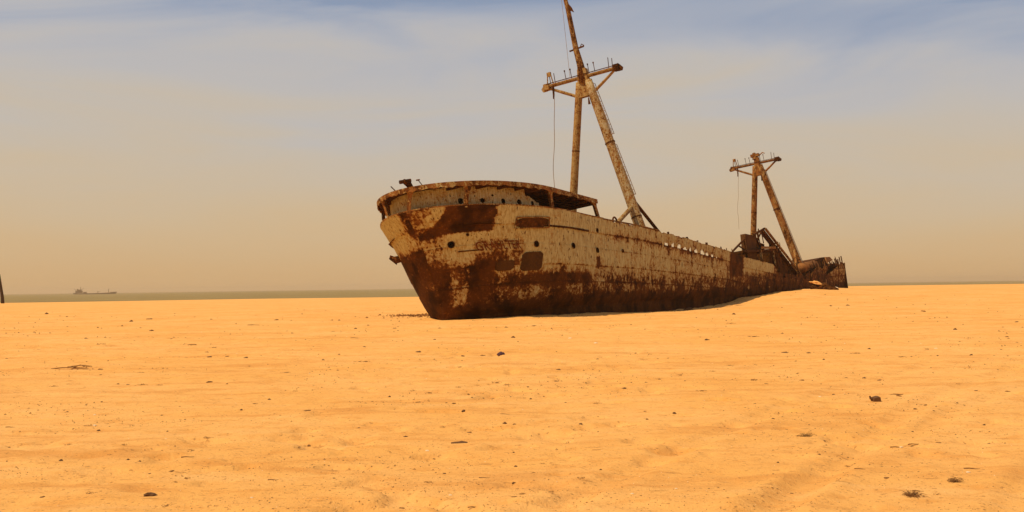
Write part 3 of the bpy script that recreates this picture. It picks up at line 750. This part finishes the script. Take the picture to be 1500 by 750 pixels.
hpart('cross_wall', MB().prism([S(53.2, 1.2, 1.3), S(53.2, 4.0, 1.6), S(53.2, 3.9, 4.5), S(53.0, 1.2, 4.3)], (.08, 0, 0)))
hpart('girder', MB().bar(S(47.6, 4.15, 4.30), S(52.3, 4.15, 4.42), .14, .2), M_RAIL)
hpart('post', MB().bar(S(47.2, 4.1, 3.05), S(47.4, 4.05, 4.1), .16, .22, up=(1,0,0)), M_STEEL)
hpart('post', MB().bar(S(51.3, 4.15, 2.5), S(51.8, 4.05, 4.2), .14, .2, up=(1,0,0)), M_STEEL)
hpart('fallen_roof', MB().prism([S(50.9, 3.75, 6.22), S(61.7, 3.75, 1.85), S(61.7, 3.75, 1.72), S(50.9, 3.75, 6.1)], (0, .5, 0)))
hpart('girder', MB().bar(S(50.8, 3.95, 6.2), S(62.0, 3.95, 1.75), .16, .2), M_RAIL)
hpart('hanging_plate', MB().prism([S(52.6, 3.6, 4.9), S(60.9, 3.6, 1.75), S(57.0, 3.6, 1.5), S(52.4, 3.4, 2.4)], (0, .06, 0)))
hpart('hanging_plate', MB().prism([S(48.9, 3.2, 4.3), S(50.0, 3.0, 5.2), S(51.9, 3.3, 4.9), S(52.4, 3.1, 4.35)], (.05, .08, 0)))
for a, b, th in [((38.9, 4.0, 3.75), (43.66, 3.8, 5.0), .13), ((43.6, 3.8, 5.05), (43.2, 3.9, 3.9), .13), ((41.2, 3.9, 4.35), (43.1, 3.9, 4.0), .1), ((46.9, 3.8, 5.5), (51.05, 3.8, 6.3), .16), ((48.0, 3.6, 5.4), (50.2, 3.5, 4.2), .16), ((49.4, 3.5, 6.0), (49.3, 3.5, 5.1), .12), ((50.4, 3.7, 6.1), (49.2, 3.5, 5.3), .12), ((50.9, 3.7, 6.0), (52.6, 3.8, 4.4), .14), ((54.5, 3.9, 4.8), (54.4, 3.9, 5.1), .16), ((58.3, 3.7, 3.3), (58.0, 3.7, 1.7), .12)]:
    hpart('broken_frame', MB().bar(S(*a), S(*b), th, th))
rj = random.Random(23)
for k in range(16):   # snapped beams bristling from the collapsed house and the far end
    f_ = rj.random(); u = 49+12*f_; z0 = 5.6-3.6*max(0, f_-.15)/.85+rj.uniform(-.9, .1); v_ = rj.uniform(3.3, 4.2)
    hpart('broken_frame', MB().bar(S(u, v_, z0), S(u+rj.uniform(-.9, .9), v_+rj.uniform(-.3, .3), z0+rj.uniform(.35, 1.2)), .07, .1))
for k in range(12):
    u = 66+15*rj.random(); z0 = float(top(u))-.2; v_ = rj.uniform(3.4, 4.6); b_ = rj.uniform(-.5, .5)
    mb = MB(); mb.prism([S(u, v_, z0-.3), S(u+.22, v_, z0-.3), S(u+.2+b_, v_-.1, z0+rj.uniform(.3, .8)), S(u+.05+b_, v_-.1, z0+rj.uniform(.2, .6))], (.02, .05, 0)); mb.build('torn_plate', M_RUSTO if k % 4 == 0 else M_RUST, ship)
for k in range(9):   # torn rail stumps along the bulwark
    u = 33.5+k*1.3+rnd.uniform(-.3, .3); z0 = float(top(u))
    mb = MB(); mb.bar(S(u, 4.72, z0-.15), S(u+rnd.uniform(-.15, .15), 4.7, z0+rnd.uniform(.08, .3)), .05, .1); mb.build('rail_stump', M_RUST, ship)
for k in range(7):
    u = 14.5+k*2.7+rnd.uniform(-.6, .6); z0 = float(top(u)); mb = MB(); mb.box(S(u, 4.74, z0+.02), (rnd.uniform(.1, .3), .1, rnd.uniform(.1, .2))); mb.build('rail_stump', M_RUST, ship)
# ---------------- broken far end: tank, torn plates, ribs
mb = MB(); nn = 14; mb.tube([S(63.8, 3.4, 2.55), S(64.2, 3.4, 2.6), S(69.6, 3.5, 2.95), S(70.0, 3.5, 2.95)], [.35, .62, .62, .3], nn); mb.build('tank', M_RUSTO, ship, smooth=True)
rr = random.Random(5)
for k in range(9):
    u = 65.5+k*1.75; z0 = float(top(u))-.3; a = rr.uniform(-.5, .5); h_ = rr.uniform(.35, 1.0); wv_ = rr.uniform(.5, 1.1)
    slab('torn_plate', [(u, 4.3-.3*rr.random(), z0), (u+wv_, 4.2, z0-.1), (u+wv_*.8+a, 4.0, z0+h_*.7), (u+.2+a*.5, 4.0, z0+h_)], (.02, .06, 0), M_RUSTO if k in (4, 5, 2) else M_RUST)
for u, h_ in ((63.0, .4), (66.6, .6), (70.3, .5), (79.2, 1.0), (78.2, .55), (80.5, 1.15), (76.6, .7)):
    mb = MB(); z0 = float(top(u)); mb.bar(S(u, 4.55, z0-.9), S(u+rr.uniform(-.12, .12), 4.5, z0+h_*.55), .09, .2, up=(1,0,0)); mb.build('rib', M_RUST, ship)
slab('deckhouse_remains', [(70.5, 3.4, 2.6), (78.0, 3.4, 2.9), (77.4, 3.4, 4.15), (75.0, 3.4, 4.05), (72.6, 3.4, 3.75), (70.9, 3.4, 3.55)], (0, 3.0, 0), M_RUST)
slab('curled_plate', [(74.9, 3.9, 3.3), (78.6, 3.9, 3.7), (78.2, 3.7, 4.1), (76.2, 3.6, 4.05)], (.0, .1, .04), M_RUSTO)
BIG = [(-9.13, 21.21), (-2.83, 8.0), (-0.29, 24.11), (-0.58, 10.85), (2.2, 15.41), (1.39, 10.65), (4.94, 14.05), (3.07, 10.9), (3.44, 8.05), (2.93, 7.6)]
STONES = [(-3.67, 8.0), (-4.89, 12.1), (-3.7, 9.85), (-3.21, 9.05), (-4.3, 9.75), (-5.31, 17.91), (-6.72, 17.91), (-6.94, 18.01), (-4.94, 17.71), (-2.73, 13.55), (-4.19, 22.61), (-7.25, 24.51), (-6.86, 24.61), (-6.25, 24.01), (-20.8, 55.87), (-20.87, 58.88), (-14.86, 42.17), (-16.82, 57.17), (-12.35, 53.47), (-9.41, 53.37), (-8.96, 52.92), (-6.82, 38.82), (-8.19, 38.02), (-8.63, 39.17), (-17.78, 37.57), (-19.6, 41.97), (-36.1, 79.38), (-12.28, 24.86), (-14.7, 35.31), (-8.37, 20.81), (-7.93, 19.71), (-4.68, 13.65), (-4.03, 11.95), (-2.21, 11.05), (-2.42, 11.75), (-2.63, 9.55), (-5.36, 10.9), (-6.08, 14.0), (-6.1, 15.21), (-1.53, 8.7), (-1.84, 9.9), (-11.25, 33.81), (-7.9, 26.46), (-3.68, 15.46), (-3.7, 13.95), (-3.05, 9.15), (-3.55, 9.75), (-1.16, 23.61), (-0.71, 23.91), (-8.92, 58.08), (-6.38, 41.67), (-4.74, 41.12), (-3.98, 27.46), (-2.35, 25.41), (-2.87, 40.52), (-2.38, 31.01), (0.0, 31.61), (0.83, 41.32), (1.48, 38.52), (0.87, 19.86), (0.73, 17.71), (0.23, 16.71), (-1.89, 15.61), (-1.37, 14.76), (-2.14, 14.86), (-0.96, 14.56), (-0.85, 14.51), (-0.66, 13.4), (-0.11, 12.15), (-0.0, 12.1), (-1.2, 11.35), (-1.83, 12.1), (-0.51, 11.65), (0.01, 9.35), (-0.01, 10.0), (-0.01, 7.75), (-0.01, 8.5), (-0.62, 9.05), (-0.67, 7.75), (-0.44, 8.6), (1.6, 12.4), (1.2, 11.9), (2.2, 17.11), (1.72, 16.06), (1.71, 13.45), (2.04, 13.1), (0.75, 9.0), (1.82, 22.21), (0.73, 14.51), (0.78, 12.1), (3.21, 36.47), (-0.05, 15.21), (0.24, 14.86), (-0.85, 7.7), (-0.28, 40.22), (-1.07, 20.56), (5.46, 14.56), (5.86, 21.31), (6.44, 21.31), (5.76, 17.81), (6.03, 17.66), (6.18, 17.36), (4.12, 16.76), (3.06, 12.15), (3.19, 10.6), (2.46, 9.8), (2.35, 9.2), (2.15, 8.55), (2.13, 7.95), (2.81, 9.5), (9.3, 22.51), (10.05, 24.96), (10.19, 22.86), (19.67, 40.07), (14.15, 29.41), (1.25, 7.6), (11.84, 54.97), (6.09, 23.96), (5.51, 29.21), (6.73, 14.96), (7.21, 15.01), (5.13, 13.15), (5.3, 11.6), (3.23, 13.8), (4.39, 11.35), (4.72, 10.25), (2.99, 8.3), (3.17, 8.9), (14.81, 34.36), (22.47, 56.12), (20.8, 67.03), (22.14, 67.73), (4.9, 17.46), (4.64, 14.91), (8.76, 25.26), (7.64, 30.86), (8.57, 32.66), (6.35, 24.01), (6.78, 23.56), (11.58, 24.36), (5.86, 13.6), (4.26, 10.35)]
WEEDS = [(-4.7, 10.85), (-3.98, 10.15), (-3.27, 10.4), (-2.81, 8.85), (-3.32, 8.05), (-2.84, 8.6), (-2.59, 7.65), (-6.41, 17.76), (-6.08, 17.66), (-3.69, 14.66), (-4.32, 19.56), (-3.53, 16.61), (-12.51, 31.11), (-7.84, 17.51), (-7.31, 20.16), (-4.07, 10.75), (-3.39, 11.35), (-9.4, 30.06), (-8.2, 28.11), (-5.21, 12.6), (-3.24, 22.11), (-0.11, 16.96), (-0.28, 17.56), (-1.33, 16.01), (-1.62, 16.51), (-0.89, 16.76), (-0.83, 11.95), (0.17, 8.95), (0.06, 7.9), (-0.71, 8.45), (2.52, 17.81), (0.56, 8.55), (0.27, 7.9), (1.13, 14.15), (3.04, 18.71), (-0.31, 15.16), (0.25, 9.4), (4.35, 20.61), (3.72, 19.31), (4.09, 17.46), (2.85, 15.56), (2.95, 9.1), (3.13, 7.65), (8.9, 41.67), (7.92, 23.71), (7.1, 16.41), (7.15, 30.41), (8.23, 21.71), (5.4, 13.5)]
TWIGS = [(-2.03, 8.65), (-12.04, 47.57), (-6.15, 12.55), (-3.16, 9.95), (-5.1, 32.96), (-0.12, 13.15), (-0.3, 7.45), (-0.26, 8.7), (5.54, 14.86), (3.65, 9.8), (3.94, 10.15), (2.88, 8.6), (3.86, 8.7), (3.03, 7.75), (7.17, 14.56)]
SHELLS = [(-2.02, 7.9), (-3.76, 11.1), (-5.61, 13.75), (-3.48, 9.7), (-5.16, 12.65), (1.71, 30.81), (2.27, 28.31), (-0.89, 10.5), (0.88, 7.75), (1.25, 8.0), (-0.5, 7.95), (3.76, 8.55), (10.36, 25.16), (4.41, 14.81), (3.68, 9.8)]
# ------------------------------------------------------------------ far cargo ship, post, wreckage on the sand
cs = bpy.data.objects.new('cargo_ship', None); col.objects.link(cs); cs.location = (-926, 2275, -2); cs.rotation_euler = (0, 0, R(22)); cs.scale = (.82, .82, .76)
tag(cs, 'distant cargo ship under way on the sea, blurred by haze', 'ship')
M_FAR = plain('hazed_ship_hull', (0.20, 0.105, 0.04)); M_FARW = plain('hazed_ship_house', (0.24, 0.13, 0.055))  # lightened: part of the distance haze is put into these colours
def CP(name, f, mat): m3 = MB(); f(m3); return m3.build(name, mat, cs)
def _hullf(m3):
    prof = [(-54, 0), (-56, 5.5), (-46, 5.6), (-45, 4.2), (36, 4.2), (37, 6.8), (55, 7.4), (50, 0)]
    for x_, z_ in prof:
        b_ = 8 if abs(x_) < 44 else (6.5 if x_ < 0 else (4 if x_ < 52 else .4))
        m3.v += [(x_, -b_, z_-1), (x_, b_, z_-1)]
    n_ = len(prof); m3.f += [tuple(2*i for i in range(n_))[::-1], tuple(2*i+1 for i in range(n_))] + [(2*i, 2*((i+1) % n_), 2*((i+1) % n_)+1, 2*i+1) for i in range(n_)]
CP('hull', _hullf, M_FAR)
CP('deckhouse', lambda m: m.box((-41, 0, 7.2), (18, 12, 7)).box((-39, 0, 12), (9, 13, 3.5)).box((-26, 0, 5), (9, 11, 4)), M_FARW)
CP('funnel', lambda m: m.tube([(-44, 0, 10), (-45, 0, 16)], [2.2, 1.8], 10), M_FAR)
CP('mast', lambda m: m.tube([(-37, 0, 13), (-37, 0, 22)], [.9, .5], 8).bar((-37, -5, 18), (-37, 5, 18), .5, .5), M_FAR)
CP('mast', lambda m: m.tube([(33, 0, 4), (33, 0, 15)], [.9, .6], 8).bar((33, -3, 12), (33, 3, 12), .6, .6), M_FAR)
CP('crane_boom', lambda m: m.tube([(-47, 0, 9), (-53, 0, 17)], .5, 6), M_FAR)
CP('crane_boom', lambda m: m.tube([(-35, 0, 13), (-29, 0, 18)], .45, 6), M_FAR)
CP('deck_crane', lambda m: m.tube([(6, 0, 3), (6, 0, 9)], .8, 8).tube([(6, 0, 8), (13, 0, 7)], .4, 6), M_FAR)

px_, py_ = -85.6, 171.5
mb = MB(); z0 = sand1(px_, py_)
mb.tube([(px_+.3, py_, z0-.6), (px_+.22, py_, z0+.9), (px_-.1, py_, z0+3.0), (px_-.35, py_, z0+4.9)], [.30, .27, .23, .17], 9)
post = mb.build('leaning_post', plain('dark_weathered_timber', (0.055, 0.028, 0.012), .9), None, smooth=True)
tag(post, 'dark leaning post standing at the far edge of the sand', 'post')

def lump(r, seed, flat=.6, sub=2, rough=.35, elong=1.4):
    bm = bmesh.new(); bmesh.ops.create_icosphere(bm, subdivisions=sub, radius=1.0); rg = random.Random(seed); ph = [rg.uniform(0, 9) for _ in range(6)]
    for v_ in bm.verts:
        c_ = v_.co; k = 1+rough*(math.sin(c_.x*3.1+ph[0])*math.sin(c_.y*2.7+ph[1])+.5*math.sin(c_.z*5+ph[2])*math.sin(c_.x*6+ph[3]))+rg.uniform(-.12, .12)*rough*2
        v_.co = Vector((c_.x*k*elong*r, c_.y*k*r, max(c_.z*k, -.45)*flat*r))
    me_ = bpy.data.meshes.new('stone'); bm.to_mesh(me_); bm.free(); return me_
def place(name, me_, mat, x, y, label, cat, group=None, rot=0, sink=.0, scale=1.0, zoff=0.0):
    if mat is not None and not me_.materials: me_.materials.append(mat)
    o = bpy.data.objects.new(name, me_); col.objects.link(o); o.location = (x, y, sand1(x, y)+zoff-sink); o.rotation_euler = (0, 0, rot); o.scale = (scale,)*3
    return tag(o, label, cat, group)
M_STONE = plain('dark_stone', (0.125, 0.054, 0.016), .9); M_STONE2 = plain('brown_stone', (0.24, 0.108, 0.028), .9); M_WEED = plain('dry_seaweed', (0.29, 0.135, 0.034), .9)
M_TWIG = plain('dry_wood', (0.19, 0.085, 0.024), .9); M_SHELL = plain('pale_shell', (0.72, 0.52, 0.30), .7); M_PURPLE = plain('plum_rubber', (0.085, 0.035, 0.035), .7)
M_GRASS = plain('dead_grass', (0.20, 0.105, 0.028), .9)

# slab of wreckage half buried beside the far end of the hull
fx, fy = 29.6, 97.5; fz = sand1(fx, fy)
wf = bpy.data.objects.new('wreck_fragment', None); col.objects.link(wf); wf.location = (fx, fy, fz); wf.rotation_euler = (0, 0, R(-8)); tag(wf, 'half-buried rusty wreck fragment with sand on its top, near the far hull', 'wreckage')
o = lump(.62, 15, .85, 3, .45, 1.25); o.materials.append(M_RUST); q_ = bpy.data.objects.new('lump', o); col.objects.link(q_); q_.parent = wf; q_.location = (-.45, -.1, .08)
o = MB().prism([(-.3, -.3, -.2), (-.1, -.32, .30), (.5, -.35, .20), (1.1, -.45, .06), (1.3, -.4, -.2)], (0, .5, .05)).build('plate', M_RUST, wf)
o = lump(.55, 5, .55, 2, .4, 1.5); o.materials.append(M_RUST); q_ = bpy.data.objects.new('lump', o); col.objects.link(q_); q_.parent = wf; q_.location = (.35, -.35, -.02)
o = lump(.55, 8, .35, 3, .3, 1.35); o.materials.append(M_SAND); q_ = bpy.data.objects.new('sand_cap', o); col.objects.link(q_); q_.parent = wf; q_.location = (-.55, .05, .52); q_.rotation_euler = (0, R(16), 0)
place('stone', lump(.16, 21, .8), M_SHELL, 31.6, 100.2, 'pale stone on the sand right of the half-buried wreck fragment', 'stone')
place('stone', lump(.30, 31, .75, 2, .35, 1.3), M_STONE, 12.15, 71.2, 'dark rock lying against the foot of the shipwreck side', 'rock', sink=.04)

BIGS = BIG
def twig(pts, r, mat, name='twig'):
    m3 = MB(); m3.tube(pts, [r*(1-.6*i/(len(pts)-1)) for i in range(len(pts))], 6); return m3.mesh(name, mat, True)
# singled-out pieces
x, y = BIGS[0]
dw = bpy.data.objects.new('driftwood', None); col.objects.link(dw); dw.location = (x, y, sand1(x, y)); tag(dw, 'long thin driftwood branch lying flat on the left of the sand', 'driftwood')
for nm, pts, r in [('stem', [(-.42, 0, .02), (-.2, .05, .04), (.12, 0, .04), (.36, .04, .05)], .014), ('branch', [(-.1, .04, .05), (.15, .1, .08), (.36, .16, .05)], .016), ('branch', [(.05, 0, .05), (.22, -.08, .1), (.36, -.1, .04)], .014), ('branch', [(-.05, .03, .05), (.08, -.1, .03), (.42, -.16, .02)], .018)]:
    o = bpy.data.objects.new(nm, twig(pts, r, M_WEED, nm)); col.objects.link(o); o.parent = dw
x, y = BIGS[1]; place('stone', lump(.034, 41, .8), M_STONE, x, y, 'small dark wedge-shaped stone nearest the bottom left of the beach', 'stone', rot=.6)
x, y = BIGS[2]
lo_ = place('rubber_scrap', lump(.075, 42, .9, 2, .4, 1.2), M_PURPLE, x, y, 'dark plum-coloured lump of flotsam on the sand in front of the hull', 'flotsam', rot=.3)
x, y = BIGS[3]; place('stone', lump(.042, 43, .45, 2, .3, 2.2), M_STONE, x, y, 'flat elongated dark stone in the middle of the near sand', 'stone')
x, y = BIGS[4]; place('stone', lump(.075, 44, .5, 2, .25, 1.4), M_STONE2, x, y, 'flat brown stone half sunk in the sand, right of centre', 'stone', sink=.012)
# the hollow-ended dark lump on the right
x, y = BIGS[6]; fl = bpy.data.objects.new('flotsam', None); col.objects.link(fl); fl.location = (x, y, sand1(x, y)); tag(fl, 'dark broken block of flotsam with one upturned horn, right side of beach', 'flotsam')
o = MB().prism([(-.05, -.05, -.01), (.062, -.05, -.01), (.055, -.05, .055), (.02, -.05, .06), (-.03, -.05, .045)], (0, .1, .01)).build('body', M_STONE, fl)
o = MB().tube([(-.035, 0, .02), (-.062, 0, .04), (-.078, 0, .072)], [.022, .018, .012], 7).build('horn', M_STONE, fl)
def strands(n, L, spread, up, seed, r=.0035, wide=.5):
    rg = random.Random(seed); m3 = MB()
    for i in range(n):
        a = rg.uniform(0, 2*math.pi); b0_ = Vector((rg.gauss(0, spread), rg.gauss(0, spread*wide), .002)); ln = L*rg.uniform(.4, 1); P_ = [b0_]; d = Vector((math.cos(a), math.sin(a)*.7, up*rg.uniform(.2, 1)))
        for k in range(3):
            P_.append(P_[-1]+d.normalized()*ln/3); d += Vector((rg.uniform(-.5, .5), rg.uniform(-.5, .5), -up*.45)); P_[-1].z = max(P_[-1].z, .004)
        m3.tube(P_, [r, r*.9, r*.7, r*.3], 4)
    return m3.mesh('strands', None)
x, y = BIGS[5]; place('seaweed', strands(46, .10, .09, .25, 51), M_STONE, x, y, 'long dark strand of dried seaweed on the sand right of centre', 'seaweed')
x, y = BIGS[7]; place('dead_plant', strands(42, .085, .03, 1.2, 52, .0024, 1.0), M_GRASS, x, y, 'small tuft of dead plant, farthest of the three tufts at right', 'plant')
x, y = BIGS[8]; place('dead_plant', strands(46, .085, .018, 1.5, 53, .0022, 1.0), M_TWIG, x, y, 'upright dead plant tuft nearest the bottom right corner', 'plant')
x, y = BIGS[9]; place('dead_plant', strands(90, .08, .026, 1.1, 54, .0018, 1.2), M_TWIG, x, y, 'sprawling bundle of dead stalks at the bottom right edge', 'plant')

# loose stones, weed, twigs and shells
rg = random.Random(99)
stone_m = []
for k in range(6):
    me_ = lump(1.0, 60+k, rg.uniform(.5, .8), 2, .35, rg.uniform(1.1, 1.6)); me_.materials.append(M_STONE if k % 3 else M_STONE2); stone_m.append(me_)
for k, (x, y) in enumerate(STONES):
    d = math.hypot(x, y); r_ = d*rg.uniform(.0009, .0023)*(.9 if d > 30 else 1)
    place('stone', stone_m[k % 6], None, x, y, 'small dark stone scattered loose on the open sand', 'stone', 'small loose stones on the beach', rg.uniform(0, 6), .15*r_, r_)
weed_m = []
for k in range(6):
    me_ = strands(20, .8, .55, .9, 70+k, .045, 1.2); me_.materials.append(M_WEED if k % 2 else M_STONE2); weed_m.append(me_)
for k, (x, y) in enumerate(WEEDS):
    d = math.hypot(x, y)
    place('seaweed', weed_m[k % 6], None, x, y, 'small flat scrap of dry brown seaweed on the sand', 'seaweed', 'scraps of dry weed on the beach', rg.uniform(-1.2, 1.2), 0, d*rg.uniform(.0024, .0046))
for k, (x, y) in enumerate(TWIGS):
    d = math.hypot(x, y); L = d*rg.uniform(.004, .007)
    me_ = twig([(-L, 0, .004), (-.3*L, .12*L, .05*L+.003), (.4*L, -.05*L, .04*L), (L, .1*L, .02*L)], L*.085, M_TWIG)
    place('twig', me_, None, x, y, 'short thin dark twig lying on the sand', 'twig', 'loose twigs on the beach', rg.uniform(-.35, .35))
sh_m = lump(1.0, 90, .4, 2, .2, 1.2); sh_m.materials.append(M_SHELL)
for k, (x, y) in enumerate(SHELLS):
    d = math.hypot(x, y); place('shell', sh_m, None, x, y, 'small pale broken shell on the sand', 'shell', 'pale shells on the beach', rg.uniform(0, 6), 0, d*rg.uniform(.0012, .002))

# uncountable litter: grit, crumbs of weed and shell, and rust scale shed by the hull
def scatter(name, pts, mat, label, cat):
    V_ = []; F_ = []
    for (x, y, z, r_) in pts:
        k = len(V_); a = rg.uniform(0, 6); e = rg.uniform(.5, 1.6)
        for j in range(5):
            t_ = a+j*1.2566; V_.append((x+r_*e*math.cos(t_)*rg.uniform(.7, 1.2), y+r_*math.sin(t_)*rg.uniform(.7, 1.2), z-.2*r_))
        V_.append((x+rg.uniform(-.3, .3)*r_, y, z+r_*rg.uniform(.3, .9)))
        F_ += [(k+j, k+(j+1) % 5, k+5) for j in range(5)]
    m3 = MB(); m3.v = V_; m3.f = F_; o = m3.build(name, mat, None, fix=False); tag(o, label, cat, kind='stuff'); return o
def field(n, ymin, ymax, k0, k1, clump=True):
    out = []; A = []
    while len(A) < n:
        y = 1/(1/ymax+rg.random()*(1/ymin-1/ymax)); x = rg.uniform(-.62, .62)*y
        if clump and fbm(np.array([x/1.7+9]), np.array([y/1.3]), 2)[0] < rg.uniform(-.05, .6): continue
        A.append((x, y))
    zs = sand(np.array([a[0] for a in A]), np.array([a[1] for a in A]))
    return [(x, y, float(z), max(.004, y*rg.uniform(k0, k1))) for (x, y), z in zip(A, zs)]
scatter('beach_grit', field(3400, 6.5, 90, .0004, .0011), M_STONE2, 'fine dark grit strewn over the sand', 'grit')
scatter('weed_crumbs', field(1800, 6.5, 90, .0005, .0015), M_WEED, 'tiny crumbs of dried weed strewn over the sand', 'weed')
scatter('shell_grit', field(500, 6.5, 40, .0003, .0007, False), M_SHELL, 'fine pale shell grit strewn over the sand', 'grit')
fl_ = []
for k in range(420):
    x = rg.gauss(-5.7, .75); y = 59.5+rg.gauss(0, 1.5)-.3*(x+6.3); fl_.append((x, y, sand1(x, y), rg.uniform(.03, .10)))
for k in range(260):
    u = rg.uniform(1, 40); v_ = 4.2+abs(rg.gauss(0, .7)); x = ORI.x+u*math.sin(HEAD)+v_*math.cos(HEAD); y = ORI.y+u*math.cos(HEAD)-v_*math.sin(HEAD)
    fl_.append((x, y, sand1(x, y), rg.uniform(.02, .06)))
scatter('rust_scale', fl_, M_RUSTO, 'flakes of brown rust scale shed on the sand around the hull', 'rust')
